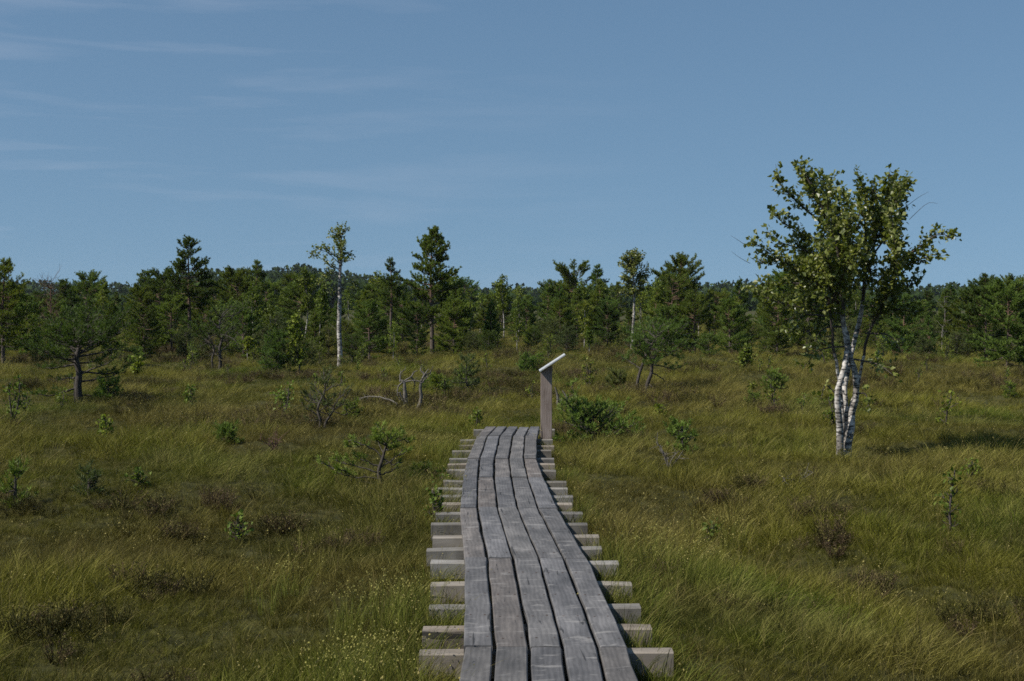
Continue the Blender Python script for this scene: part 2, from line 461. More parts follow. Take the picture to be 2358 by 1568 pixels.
# ------------------------------------------------------------------ ground sheet
def axis(lo, hi, step, far):
    g = [lo]; s = step
    while g[0] > -far:
        s *= 1.35; g.insert(0, g[0] - s)
    inner = list(np.arange(lo + step, hi, step)); g += inner; s = step
    while g[-1] < far:
        s *= 1.22; g.append(g[-1] + s)
    return np.array(g)
gx, gy = axis(-36, 36, .22, 1100), axis(-6, 80, .22, 1300)
X, Y = np.meshgrid(gx, gy)
Z = ground(X, Y)
nx, ny = len(gx), len(gy)
i = (np.arange(ny - 1)[:, None] * nx + np.arange(nx - 1)[None, :]).ravel()
gm = MB(); gm.add(np.stack([X, Y, Z], -1).reshape(-1, 3), np.stack([i, i + 1, i + nx + 1, i + nx], -1))
tag(obj('ground', gm.mesh('ground', M['ground'], True)), 'mossy brown floor of the open raised bog', 'ground', kind='structure')

# ------------------------------------------------------------------ boardwalk
def board(name, c4, z0, z1, material, parent, rng, seg=8, wob=.004, along='y', zt=None, nails=()):
    """board over the quad c4 = near-left, near-right, far-right, far-left (xy), softened edges, slightly uneven sides"""
    a, b, c, d = [np.asarray(p, float) for p in c4]
    bev = min(.006, (z1 - z0) * .2)
    ts = np.linspace(0, 1, seg + 1)
    w = np.linalg.norm(b - a); ln = np.linalg.norm((d + c) / 2 - (a + b) / 2)
    wl = rng.normal(0, wob, seg + 1); wr = rng.normal(0, wob, seg + 1)
    nv0 = None; cup = rng.normal(0, .0015, seg + 1); sag = rng.normal(0, .002, seg + 1)
    prof = [(0, z0), (0, z1 - bev), (1, z1), (2, z1 + .0), (3, z1), (4, z1 - bev), (4, z0)]
    V = []; UV = []
    for k, t in enumerate(ts):
        l = a + (d - a) * t; r = b + (c - b) * t; s = (r - l) / (np.linalg.norm(r - l) + 1e-9)
        l = l + s * wl[k]; r = r + s * wr[k]
        dz = 0 if zt is None else zt[0] + (zt[1] - zt[0]) * t
        xs = {0: l, 1: l + s * bev, 2: (l + r) / 2, 3: r - s * bev, 4: r}
        for q, (pi, z) in enumerate(prof):
            V.append((*xs[pi], z + dz + sag[k] + (cup[k] if pi == 2 else 0)))
            UV.append((t * ln, (0, 0, .02, .5, .98, 1.0, 1.2)[q] * w + (-.05 if q == 0 else 0)))
    n = len(prof); Fc = []
    for k in range(seg):
        for q in range(n - 1):
            Fc.append((k * n + q, (k + 1) * n + q, (k + 1) * n + q + 1, k * n + q + 1))
        Fc.append((k * n + n - 1, (k + 1) * n + n - 1, (k + 1) * n, k * n))
    Fc.append(tuple(range(n))); Fc.append(tuple(range(seg * n + n - 1, seg * n - 1, -1)))
    nf = len(Fc)
    for t in nails:
        for w2 in (.2, .8):
            q = (a + (d - a) * t) * (1 - w2) + (b + (c - b) * t) * w2 + rng.normal(0, .006, 2)
            i0 = len(V); zz = z1 + np.interp(t, ts, sag) + .0012; hr = rng.uniform(.005, .0065)
            for m in range(7):
                V.append((q[0] + hr * math.cos(m * .8976), q[1] + hr * math.sin(m * .8976), zz)); UV.append((0, 0))
            for m in range(7):
                V.append((q[0] + hr * 1.2 * math.cos(m * .8976), q[1] + hr * 1.2 * math.sin(m * .8976), zz - .004)); UV.append((0, 0))
            Fc.append(tuple(range(i0, i0 + 7)))
            for m in range(7): Fc.append((i0 + 7 + m, i0 + 7 + (m + 1) % 7, i0 + (m + 1) % 7, i0 + m))
    me = bpy.data.meshes.new(name); me.from_pydata(V, [], Fc); me.update()
    ul = me.uv_layers.new(name='UVMap')
    for lp in me.loops: ul.data[lp.index].uv = UV[lp.vertex_index]
    if nails:
        me.materials.append(material); me.materials.append(M['nail'])
        for p in me.polygons[nf:]: p.material_index = 1
    for p in me.polygons[nf - 2:nf]:
        for li in p.loop_indices:
            co = me.vertices[me.loops[li].vertex_index].co; ul.data[li].uv = (co.z * .6, co.x)
    if not nails: me.materials.append(material)
    return obj(name, me, parent)
SLY = [float(on_plane(1179, 921 + zy * .4126, -.06)[1]) + .05 for zy in (1410, 1280, 1155, 1025, 912, 834, 766, 690, 632, 583, 538, 490, 457, 393, 360, 330, 284, 252, 221, 165)] + [1.05 + .56 * k for k in range(10)]
rng = np.random.RandomState(5)
walk = thing('boardwalk', (0, 0, 0), 'narrow curving walk of five grey weathered planks laid on cross sleepers', 'boardwalk')
for k in range(len(ROWS) - 1):
    near, far_ = ROWS[k], ROWS[k + 1]
    for q in range(5):
        gap = .008
        a, b, c, d = near[q], near[q + 1], far_[q + 1], far_[q]
        sx = lambda p, o, g: p + (o - p) / np.linalg.norm(o - p) * g
        sh = rng.uniform(-.03, .03) if k > 1 else 0
        up = rng.normal(0, .003)
        g1, g2 = gap + rng.uniform(-.002, .003), gap + rng.uniform(-.002, .003)
        c4 = [sx(a, b, g1), sx(b, a, g2), sx(c, d, g2), sx(d, c, g1)]
        e = .004
        vy = unit(np.array(c4[3]) - np.array(c4[0]))
        c4 = [c4[0] + vy * e, c4[1] + vy * e, c4[2] - vy * e, c4[3] - vy * e]
        board('plank', c4, -.052 + up, up, M['plank'], walk, rng, seg=8, wob=.0025, nails=[t for t in ((ys - _dy[k]) / (_dy[k + 1] - _dy[k]) for ys in SLY) if .02 < t < .98])
SLP = [(1410, 245, 1668), (1280, 265, 1550), (1155, 300, 1485), (1025, 310, 1437), (912, 308, 1360), (834, 288, 1268), (766, 322, 1252),
       (690, 312, 1187), (632, 338, 1160), (583, 353, 1100), (538, 360, 1105), (490, 350, 1075), (457, 380, 1068), (393, 395, 1010),
       (360, 405, 1004), (330, 415, 1000), (284, 430, 985), (252, 467, 1000), (221, 475, 992), (165, 550, 1003)]
def sleeper(xl, xr, yl, yr, h):
    dp = rng.uniform(.10, .125)
    # grain runs crosswise: board() grows along its near-far axis, so the near edge is the left end
    c4 = [np.array([xl, yl + dp]), np.array([xl, yl]), np.array([xr, yr]), np.array([xr, yr + dp])]
    z1 = -.058 + rng.uniform(-.012, 0)
    board('sleeper', c4, z1 - h, z1, M['sleeper'], walk, rng, seg=6, wob=.003)
for zy, zl, zr in SLP:
    v = 921 + zy * .4126
    pl = on_plane(863.5 + zl * .4126, v, -.06); pr = on_plane(863.5 + zr * .4126, v, -.06)
    tl = rng.uniform(-.03, .03)
    sleeper(pl[0], pr[0], pl[1] - tl, pr[1] + tl, rng.uniform(.10, .14))
for y in np.arange(1.0, 6.4, .56):
    sleeper(deck_x(y) - .62, deck_x(y) + .6, y, y + .03, .12)

# ------------------------------------------------------------------ information post
px, py = on_plane(1258, 1008, -.06)[:2]
post = thing('information_post', (px, py, -.18), 'weathered wooden post with a sloping pale panel beside the end of the boardwalk', 'information post')
s = py / F
def prism(name, prof, y0, y1, material, parent, uvv=True):
    """outline in the xz plane pulled along y, with its edges bevelled"""
    n = len(prof)
    V = [(x, y0, z) for x, z in prof] + [(x, y1, z) for x, z in prof]
    Fc = [tuple(range(n)), tuple(range(2 * n - 1, n - 1, -1))] + [(k, k + n, (k + 1) % n + n, (k + 1) % n) for k in range(n)]
    me = bpy.data.meshes.new(name); me.from_pydata(V, [], Fc); me.update()
    ul = me.uv_layers.new(name='UVMap')
    for lp in me.loops:
        co = me.vertices[lp.vertex_index].co; ul.data[lp.index].uv = (co.z, co.x + co.y)
    me.materials.append(material)
    o = obj(name, me, parent)
    bv = o.modifiers.new('bevel', 'BEVEL'); bv.width = .004; bv.segments = 2; bv.limit_method = 'ANGLE'
    return o
hw = 13 * s
zt = lambda v: (1008 - v) * s + .12
prism('upright', [(-hw, 0), (hw, 0), (hw, zt(840)), (-hw, zt(857))], -.035, .035, M['post'], post)
dx0, dz0, dx1, dz1 = (1243 - 1258) * s, zt(855), (1302 - 1258) * s, zt(816.5)
nv = unit(np.array([-(dz1 - dz0), dx1 - dx0])) * .020
prism('panel', [(dx0, dz0), (dx1, dz1), (dx1 + nv[0], dz1 + nv[1]), (dx0 + nv[0], dz0 + nv[1])], -.15, .15, M['panel'], post)
up2 = unit(np.array([dx1 - dx0, dz1 - dz0]))
xs_ = hw + .002                                              # steel angle under the high side of the panel
zq = dz0 + (xs_ - dx0) * up2[1] / up2[0] - .002
prism('bracket', [(xs_, zq - .11), (xs_ + .004, zq - .11), (xs_ + .004, zq - .006), (xs_ + .004 + up2[0] * .12, zq - .006 + up2[1] * .12), (xs_ + .002 + up2[0] * .12, zq + up2[1] * .12), (xs_, zq)], -.02, .02, M['bracket'], post)

# ------------------------------------------------------------------ grass, heather: scattered stuff
def blade_tuft(seed, n, h, spread, lean, wind, wd, heads=0):
    r = np.random.RandomState(seed)
    az = r.uniform(0, 2 * np.pi, n); rad = spread * np.sqrt(r.rand(n))
    B = np.stack([rad * np.cos(az), rad * np.sin(az), np.full(n, -.03)], 1)
    az2 = az + r.normal(0, .8, n)
    out = np.stack([np.cos(az2), np.sin(az2), np.zeros(n)], 1) * (lean * r.uniform(.2, 1.3, n))[:, None]
    out[:, 0] += wind * r.uniform(.4, 1.3, n)
    ln = h * r.uniform(.45, 1.12, n)
    V = []; side = unit(np.stack([-np.sin(az2 + 1.2), np.cos(az2 + 1.2), np.zeros(n)], 1)) * (wd * r.uniform(.7, 1.3, n))[:, None] * .5
    lv = [0, .35, .7, 1]
    for k, t in enumerate(lv):
        c = B + (np.array([0, 0, 1.]) * t * (1 - .22 * t) + out * t * t) * ln[:, None]
        if k < 3: V += [c - side * (1 - .25 * k), c + side * (1 - .25 * k)]
        else: V += [c]
    tip = V[-1]
    V = np.stack(V, 1); b = np.arange(n)[:, None] * 7
    mb = MB(); vr = r.rand(n)
    mb.add(V.reshape(-1, 3), np.concatenate([b + np.array([0, 1, 3, 2]), b + np.array([2, 3, 5, 4])]), np.concatenate([vr, vr]))
    mb.f.append((b + np.array([4, 5, 6]), vr))
    if heads:
        idx = np.argsort(-ln)[:heads]
        C = np.repeat(tip[idx], 3, 0) + r.normal(0, .008, (heads * 3, 3))
        leaves(mb, C, r.normal(size=(heads * 3, 3)) + np.array([0, 0, .6]), .0105, r, .8)
        mb.f[-1] = (mb.f[-1][0], np.full(len(mb.f[-1][1]), 1.0))
    return mb
def scatter(name, sources, material, pts, rot, scl, idx, tint, label, cat):
    hold = bpy.data.collections.new(name + '_sources')
    for k, mb in enumerate(sources):
        o = bpy.data.objects.new('%s_source_%02d' % (name, k), mb.mesh(name, material)); hold.objects.link(o)
    me = bpy.data.meshes.new(name); n = len(pts)
    me.vertices.add(n); me.vertices.foreach_set('co', np.asarray(pts, np.float32).ravel())
    def at(nm, ty, data, key='value'):
        a = me.attributes.new(nm, ty, 'POINT'); a.data.foreach_set(key, np.ascontiguousarray(data).ravel())
    at('rot', 'FLOAT_VECTOR', np.asarray(rot, np.float32), 'vector'); at('scl', 'FLOAT_VECTOR', np.asarray(scl, np.float32), 'vector')
    at('idx', 'INT', np.asarray(idx, np.int32))
    at('tint', 'FLOAT_COLOR', np.concatenate([tint, np.ones((n, 1))], 1).astype(np.float32), 'color')
    me.materials.append(material)
    o = obj(name, me)
    g = bpy.data.node_groups.new(name, 'GeometryNodeTree')
    g.interface.new_socket('Geometry', in_out='INPUT', socket_type='NodeSocketGeometry')
    g.interface.new_socket('Geometry', in_out='OUTPUT', socket_type='NodeSocketGeometry')
    gi, go = N(g, 'NodeGroupInput'), N(g, 'NodeGroupOutput')
    ci = N(g, 'GeometryNodeCollectionInfo'); ci.inputs['Collection'].default_value = hold
    ci.inputs['Separate Children'].default_value = True; ci.inputs['Reset Children'].default_value = True
    ip = N(g, 'GeometryNodeInstanceOnPoints'); ip.inputs['Pick Instance'].default_value = True
    def na(nm, ty):
        a = N(g, 'GeometryNodeInputNamedAttribute', data_type=ty); a.inputs['Name'].default_value = nm
        return a.outputs[0]
    L(g, gi.outputs[0], ip.inputs['Points']); L(g, ci.outputs[0], ip.inputs['Instance'])
    L(g, na('idx', 'INT'), ip.inputs['Instance Index'])
    L(g, na('rot', 'FLOAT_VECTOR'), ip.inputs['Rotation']); L(g, na('scl', 'FLOAT_VECTOR'), ip.inputs['Scale'])
    L(g, ip.outputs[0], go.inputs[0])
    o.modifiers.new('scatter', 'NODES').node_group = g
    return tag(o, label, cat, kind='stuff')
gr = np.random.RandomState(11)
def fan(y0, y1, dens, pad=2.2):
    """random points over the view's wedge of ground between two distances"""
    n = int(dens * ((.36 * 2 * (y0 + y1) / 2 + 2 * pad) * (y1 - y0)))
    y = gr.uniform(y0, y1, n * 2); w = .36 * y + pad
    keep = gr.rand(n * 2) < w / (.36 * y1 + pad)
    y = y[keep][:n]; w = w[keep][:n]
    return gr.uniform(-1, 1, len(y)) * w, y
def heath(x, y):
    """where the dark dwarf shrubs grow: on hummocks, patchy"""
    return smooth(.58, .72, fbm(x / 1.5 + 3.1, y / 2.2, 21, 3)) * .6
zones = [(2.5, 13, 245, .9), (13, 24, 125, 1.1), (24, 40, 50, 1.4), (40, 66, 24, 1.9), (66, 125, 6, 2.6)]
GP, GS, GT, GI = [], [], [], []
for y0, y1, dn, s_ in zones:
    x, y = fan(y0, y1, dn)
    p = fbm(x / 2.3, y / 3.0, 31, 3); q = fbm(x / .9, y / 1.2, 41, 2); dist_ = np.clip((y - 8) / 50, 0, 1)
    keep = (np.abs(x - deck_x(y)) > .41 + .06 * gr.rand(len(x))) | (y > 18.9)
    keep &= gr.rand(len(x)) > heath(x, y) * .4
    x, y, p, q, dist_ = x[keep], y[keep], p[keep], q[keep], dist_[keep]
    green = np.array([.076, .102, .011]); olive = np.array([.126, .124, .017]); straw = np.array([.190, .165, .050]); brown = np.array([.108, .083, .025])
    t1 = smooth(.30, .56, p)[:, None]; t2 = smooth(.42, .74, q)[:, None]
    c = green * (1 - t1) + olive * t1
    c = c * (1 - .45 * t2) + straw * .45 * t2
    bz = smooth(.48, .66, fbm(x / 3.1, y / 4.0, 51, 2))[:, None]
    c = c * (1 - .5 * bz) + brown * .5 * bz
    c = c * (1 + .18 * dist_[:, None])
    sp = fbm(x / 1.05 + 7, y / 1.5, 81, 3); lush = smooth(.36, .62, sp)
    c = c * (.66 + .46 * lush)[:, None]
    c = c * gr.uniform(.65, 1.35, len(x))[:, None]
    z = ground(x, y)
    hs = s_ * gr.uniform(.65, 1.2, len(x)) * (.62 + .55 * lush)
    # trodden short along the walk
    edge = 1 - .10 * (1 - smooth(.5, 1.0, np.abs(x - deck_x(y)))) * (y < 19)
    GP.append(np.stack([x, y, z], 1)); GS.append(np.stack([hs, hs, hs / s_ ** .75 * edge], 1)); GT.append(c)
    # low cushions where the moss is, taller sedge where it is lush
    low = gr.rand(len(x)) < .72 - .55 * lush
    stalk = gr.rand(len(x)) < .045
    GT[-1] = np.where(stalk[:, None], np.array([.20, .16, .06]) * gr.uniform(.7, 1.2, len(x))[:, None], c)
    GI.append(np.where(stalk, gr.randint(11, 13, len(x)), np.where(low, gr.randint(7, 11, len(x)), np.where(gr.rand(len(x)) < .62, gr.randint(0, 4, len(x)), gr.randint(4, 7, len(x))))))
GP, GS, GT = np.concatenate(GP), np.concatenate(GS), np.concatenate(GT)
n = len(GP)
tufts = [blade_tuft(100 + k, 46, .165, .11, .8, .10, .0046) for k in range(4)] + [blade_tuft(110 + k, 34, .245, .08, .6, .18, .0044) for k in range(3)] + \
        [blade_tuft(120 + k, 60, .145, .14, .9, .05, .0044) for k in range(4)] + [blade_tuft(130 + k, 8, .40, .10, .5, .18, .0034, heads=3) for k in range(2)]
rot = np.stack([gr.normal(0, .16, n), gr.normal(0, .16, n), gr.normal(0, 1.1, n)], 1)
# rank grass growing up between the sleeper ends
ey = gr.uniform(2.5, 18.8, 1100); es = np.where(gr.rand(1100) < .5, -1, 1); exx = deck_x(ey) + es * (.40 + .34 * gr.rand(1100))
kk = gr.rand(1100) < smooth(.38, .60, fbm(ey / 1.1 + es * 9, exx * 0 + es, 91, 2))
exx, ey = list(exx[kk]), list(ey[kk])
for zy, side, num in [(1280, -1, 12), (1155, -1, 12), (632, -1, 12), (583, -1, 14), (538, -1, 14), (490, -1, 9), (393, -1, 9), (360, -1, 9), (330, -1, 9), (284, -1, 6), (1280, 1, 10), (1155, 1, 5), (912, 1, 13),
                      (834, 1, 7), (766, 1, 5), (632, 1, 12), (583, 1, 12), (538, 1, 9), (393, 1, 9), (360, 1, 9), (1410, -1, 3)]:
    yy = float(on_plane(1179, 921 + zy * .4126, -.06)[1])
    for _ in range(num):
        q = yy - gr.uniform(.03, .22); ey.append(q); exx.append(float(deck_x(q)) + side * gr.uniform(.42, .72))
exx, ey = np.array(exx), np.array(ey); m_ = len(ey); eh = gr.uniform(.75, 1.35, m_)
GP = np.concatenate([GP, np.stack([exx, ey, ground(exx, ey)], 1)]); GS = np.concatenate([GS, np.stack([eh * .8, eh * .8, eh], 1)])
GT = np.concatenate([GT, np.array([.095, .115, .016]) * gr.uniform(.6, 1.35, m_)[:, None]]); n = len(GP)
rot = np.concatenate([rot, np.stack([gr.normal(0, .14, m_), gr.normal(0, .14, m_), gr.normal(0, .9, m_)], 1)])
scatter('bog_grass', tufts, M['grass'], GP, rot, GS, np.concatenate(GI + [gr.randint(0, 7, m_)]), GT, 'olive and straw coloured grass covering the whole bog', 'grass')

def heather_sprig(seed):
    r = np.random.RandomState(seed); mb = MB(); C = []; D = []
    for _ in range(22):
        a = r.uniform(0, 6.28); o = np.array([math.cos(a), math.sin(a), 0])
        P = np.array([o * .03 * r.rand(), o * .06 + [0, 0, .07], o * r.uniform(.08, .16) + [0, 0, r.uniform(.13, .22)]])
        P = resample(P, 6); tube(mb, P, np.linspace(.003, .0015, 6), 3)
        for p in P[2:]:
            for _ in range(5):
                C.append(p + r.normal(0, .012, 3)); D.append(o * .6 + [0, 0, 1] + r.normal(0, .5, 3))
    leaves(mb, C, D, .020, r, .40)
    return mb
hx, hy, hs = [], [], []
for y0, y1, dn, s_ in [(3, 13, 60, .7), (13, 24, 34, .95), (24, 45, 30, 1.2), (45, 64, 12, 1.6)]:
    x, y = fan(y0, y1, dn)
    k = (gr.rand(len(x)) < heath(x, y)) & ((np.abs(x - deck_x(y)) > .75) | (y > 19.2))
    hx.append(x[k]); hy.append(y[k]); hs.append(np.full(k.sum(), s_))
# hummocks of heather that the photograph singles out
for u, v, rx, ry, num in [(640, 1195, .35, .25, 50), (755, 1235, .32, .22, 40), (340, 1320, .35, .3, 44), (150, 1400, .5, .4, 60), (1900, 1225, .30, .2, 36),
                          (1655, 1135, .25, .2, 30), (1720, 1100, .25, .2, 30), (1910, 1160, .3, .2, 34), (2000, 1330, .3, .25, 34), (2240, 1400, .3, .3, 40),
                          (60, 1150, .45, .3, 40), (440, 1210, .35, .25, 34), (1000, 1090, .18, .2, 14), (1325, 1055, .10, .15, 8), (1870, 1085, .3, .2, 26)]:
    p = place(u, v)
    a = gr.uniform(0, 6.28, num); num = num // 2; a = a[:num]; q = np.abs(gr.normal(0, .75, num))
    hx.append(p[0] + np.cos(a) * q * rx); hy.append(p[1] + np.sin(a) * q * ry); hs.append(np.full(num, .85))
hx, hy, hs = np.concatenate(hx), np.concatenate(hy), np.concatenate(hs)
n = len(hx)
hz = ground(hx, hy)
ht = np.where(gr.rand(n)[:, None] < .25 + .4 * (vnoise(hx / 1.1, hy / 1.1, 71)[:, None] > .6), np.array([.095, .066, .040]), np.array([.050, .048, .014])) * gr.uniform(.7, 1.3, n)[:, None]
hsc = hs * gr.uniform(.45, 1.05, n)
scatter('heather', [heather_sprig(200 + k) for k in range(4)], M['grass'], np.stack([hx, hy, hz - .02], 1),
        np.stack([gr.normal(0, .15, n), gr.normal(0, .15, n), gr.uniform(0, 6.28, n)], 1), np.stack([hsc] * 3, 1), gr.randint(0, 4, n), ht,
        'dark brown heather growing in patches on the bog hummocks', 'heather')
# bright grass with pale seed heads, three patches
fx, fy = [], []
for u, v, rx, ry, num in [(895, 1400, .30, .35, 34), (845, 1560, .35, .35, 40), (1545, 1290, .42, .5, 36), (1640, 1235, .35, .4, 20), (1020, 1030, .25, .4, 24), (620, 1350, .3, .3, 8)]:
    p = place(u, v); a = gr.uniform(0, 6.28, num); q = np.sqrt(gr.rand(num))
    fx.append(p[0] + np.cos(a) * q * rx); fy.append(p[1] + np.sin(a) * q * ry)
fx, fy = np.concatenate(fx), np.concatenate(fy); n = len(fx)
k = np.abs(fx - deck_x(fy)) > .5
fx, fy = fx[k], fy[k]; n = len(fx)
fs = gr.uniform(.8, 1.15, n)
scatter('seeding_grass', [blade_tuft(300 + k, 26, .36, .05, .25, .10, .0032, heads=7) for k in range(4)], M['grass'], np.stack([fx, fy, ground(fx, fy)], 1),
        np.stack([gr.normal(0, .08, n), gr.normal(0, .08, n), gr.normal(0, .6, n)], 1), np.stack([fs] * 3, 1), gr.randint(0, 4, n),
        np.array([.15, .165, .030]) * gr.uniform(.75, 1.25, n)[:, None], 'bright yellow green grass with pale seed heads beside the boardwalk', 'grass')

# ------------------------------------------------------------------ growing trees
def dress_pine(T, tuft, P, r0, rng, start=.3, tl=.30, step=.075, up=.35, dens=.050, bare=0.0):
    """twigs with needle shoots along a limb"""
    P = np.asarray(P, float)
    ln = np.linalg.norm(np.diff(P, axis=0), axis=1); tot = ln.sum(); cum = np.concatenate([[0], np.cumsum(ln)])
    s = start * tot; side = 1
    while s < tot:
        f = s / tot
        p = np.array([np.interp(s, cum, P[:, k]) for k in range(3)])
        q = np.array([np.interp(min(s + .03, tot), cum, P[:, k]) for k in range(3)]); t = unit(q - p + 1e-6)
        sd = unit(np.cross(t, [0, 0, 1.0])) * side; side = -side
        d = unit(t * .7 + sd * rng.uniform(.4, 1.1) + np.array([0, 0, up]) * rng.uniform(.2, 1.4) + rng.normal(0, .15, 3))
        l = tl * rng.uniform(.45, 1.05) * (1 - .45 * f)
        Q = np.stack([p, p + d * l * .5, p + d * l + np.array([0, 0, l * .22])])
        Q = resample(Q, 4); tube(T, Q, np.linspace(.006, .0028, 4), 3)
        if rng.rand() > bare:
            m = max(2, int(l * .75 / dens))
            for g in np.linspace(.3, 1, m):
                c = Q[0] + (Q[-1] - Q[0]) * g + np.array([0, 0, l * .22 * g * g]) * .3
                tuft.append((c + rng.normal(0, .012, 3), d + np.array([0, 0, .55]) + rng.normal(0, .25, 3)))
        s += step * rng.uniform(.6, 1.4)
    if bare < .9:
        tuft.append((P[-1], P[-1] - P[-2] + np.array([0, 0, .02])))
def pine(seed, H, base=.22, Rd=None, form='cone', trunk='scots_trunk', needle='pine_needles', lean=0., dead=6, gap=.0, nl=.10, nw=.019, nk=13, tl=.36, rk=1.0, ws=1.0):
    rng = np.random.RandomState(seed); random.seed(seed)
    T = MB(); tuft = []
    Rd = Rd or .26 * H
    n = 12; t = np.linspace(0, 1, n)
    ph = rng.uniform(0, 6.28, 2)
    P = np.stack([lean * H * t ** 1.4 + .018 * H * np.sin(t * 5 + ph[0]) * t, .018 * H * np.sin(t * 4.2 + ph[1]) * t, H * t - .08 * (1 - t)], 1)
    r0 = .0155 * H * rk + .012
    tube(T, P, r0 * (1 - t) ** .75 + .006, 8)
    at = lambda f: np.array([np.interp(f, t, P[:, k]) for k in range(3)])
    f = base
    while f < .985:
        s = (f - base) / (1 - base)
        if form == 'cone': prof = (1 - s) ** .8 * min(1, .55 + s * 2.2)
        elif form == 'round': prof = math.sqrt(max(0., 1 - (s * 1.02 - .25) ** 2 / .62)) * .95
        elif form == 'flat': prof = min(1, .45 + .9 * s) * (1 if s < .8 else math.sqrt(max(0.02, 1 - ((s - .8) / .2) ** 2)))
        else: prof = (1 - s) ** .55 * (.55 + .45 * math.sin(s * 9 + ph[0]) ** 2)
        for k in range(rng.randint(4, 8)):
            if rng.rand() < gap: continue
            az = rng.uniform(0, 6.28); Ln = Rd * max(.10, prof) * rng.uniform(.55, 1.15)
            e0 = R(-10 + 34 * s + rng.uniform(-12, 12))
            o = np.array([math.cos(az), math.sin(az), 0])
            p = at(f + rng.uniform(-.012, .012))
            d1 = o * math.cos(e0) + np.array([0, 0, math.sin(e0)])
            bend = rng.normal(0, .10, 3) * Ln
            Q = resample([p, p + d1 * Ln * .5 + bend * .5, p + d1 * Ln + np.array([0, 0, Ln * rng.uniform(.08, .32)]) + bend], 7)
            tube(T, Q, np.linspace(.007 + .012 * Ln, .004, 7), 4)
            dress_pine(T, tuft, Q, .01, rng, start=.22 if Ln < .5 else .34, tl=min(tl, .12 + Ln * .4))
        f += .05 * ws * rng.uniform(.7, 1.3) * (4.5 / H) ** .4
    for _ in range(dead):
        az = rng.uniform(0, 6.28); f = rng.uniform(base * .35, base * 1.2); p = at(f); Ln = Rd * rng.uniform(.3, .8)
        o = np.array([math.cos(az), math.sin(az), rng.uniform(-.25, .25)])
        tube(T, resample([p, p + o * Ln * .5 + rng.normal(0, .04, 3), p + o * Ln + rng.normal(0, .08, 3)], 6), np.linspace(.011, .004, 6), 4)
    tuft.append((P[-1], np.array([0, 0, 1.])))
    C = MB(); needles(C, [a for a, _ in tuft], [b for _, b in tuft], nl, nw, nk, rng)
    print('pine', seed, len(tuft))
    return T.mesh('trunk', M[trunk], True), C.mesh('crown', M[needle])
def dress_birch(T, LC, LD, P, rng, start=.25, tl=.35, step=.07, droop=.0, lstep=.0165, thin=.0042):
    P = np.asarray(P, float)
    ln = np.linalg.norm(np.diff(P, axis=0), axis=1); tot = ln.sum(); cum = np.concatenate([[0], np.cumsum(ln)])
    s = start * tot
    while s < tot + step:
        f = min(1, s / tot); ss = min(s, tot * .999)
        p = np.array([np.interp(ss, cum, P[:, k]) for k in range(3)])
        q = np.array([np.interp(max(0, ss - .04), cum, P[:, k]) for k in range(3)]); t = unit(p - q + 1e-6)
        rd = rng.normal(size=3); rd = unit(rd - rd.dot(t) * t)
        d = unit(t * .75 + rd * .8 + np.array([0, 0, .28]))
        l = tl * rng.uniform(.35, 1.1) * (1 - .5 * f)
        Q = resample([p, p + d * l * .55, p + d * l + np.array([0, 0, l * (.15 - droop)])], 5)
        m0 = len(T.f); tube(T, Q, np.linspace(thin, .0016, 5), 3)
        T.f[m0] = (T.f[m0][0], np.full(len(T.f[m0][1]), 2.0))
        m = max(2, int(l / lstep))
        for g in np.linspace(.15, 1, m):
            c = Q[0] + (Q[-1] - Q[0]) * g + rng.normal(0, .022, 3)
            LC.append(c); LD.append(d * .6 + rng.normal(0, .6, 3) + np.array([.1, 0, -.25]))
        s += step * rng.uniform(.6, 1.4)
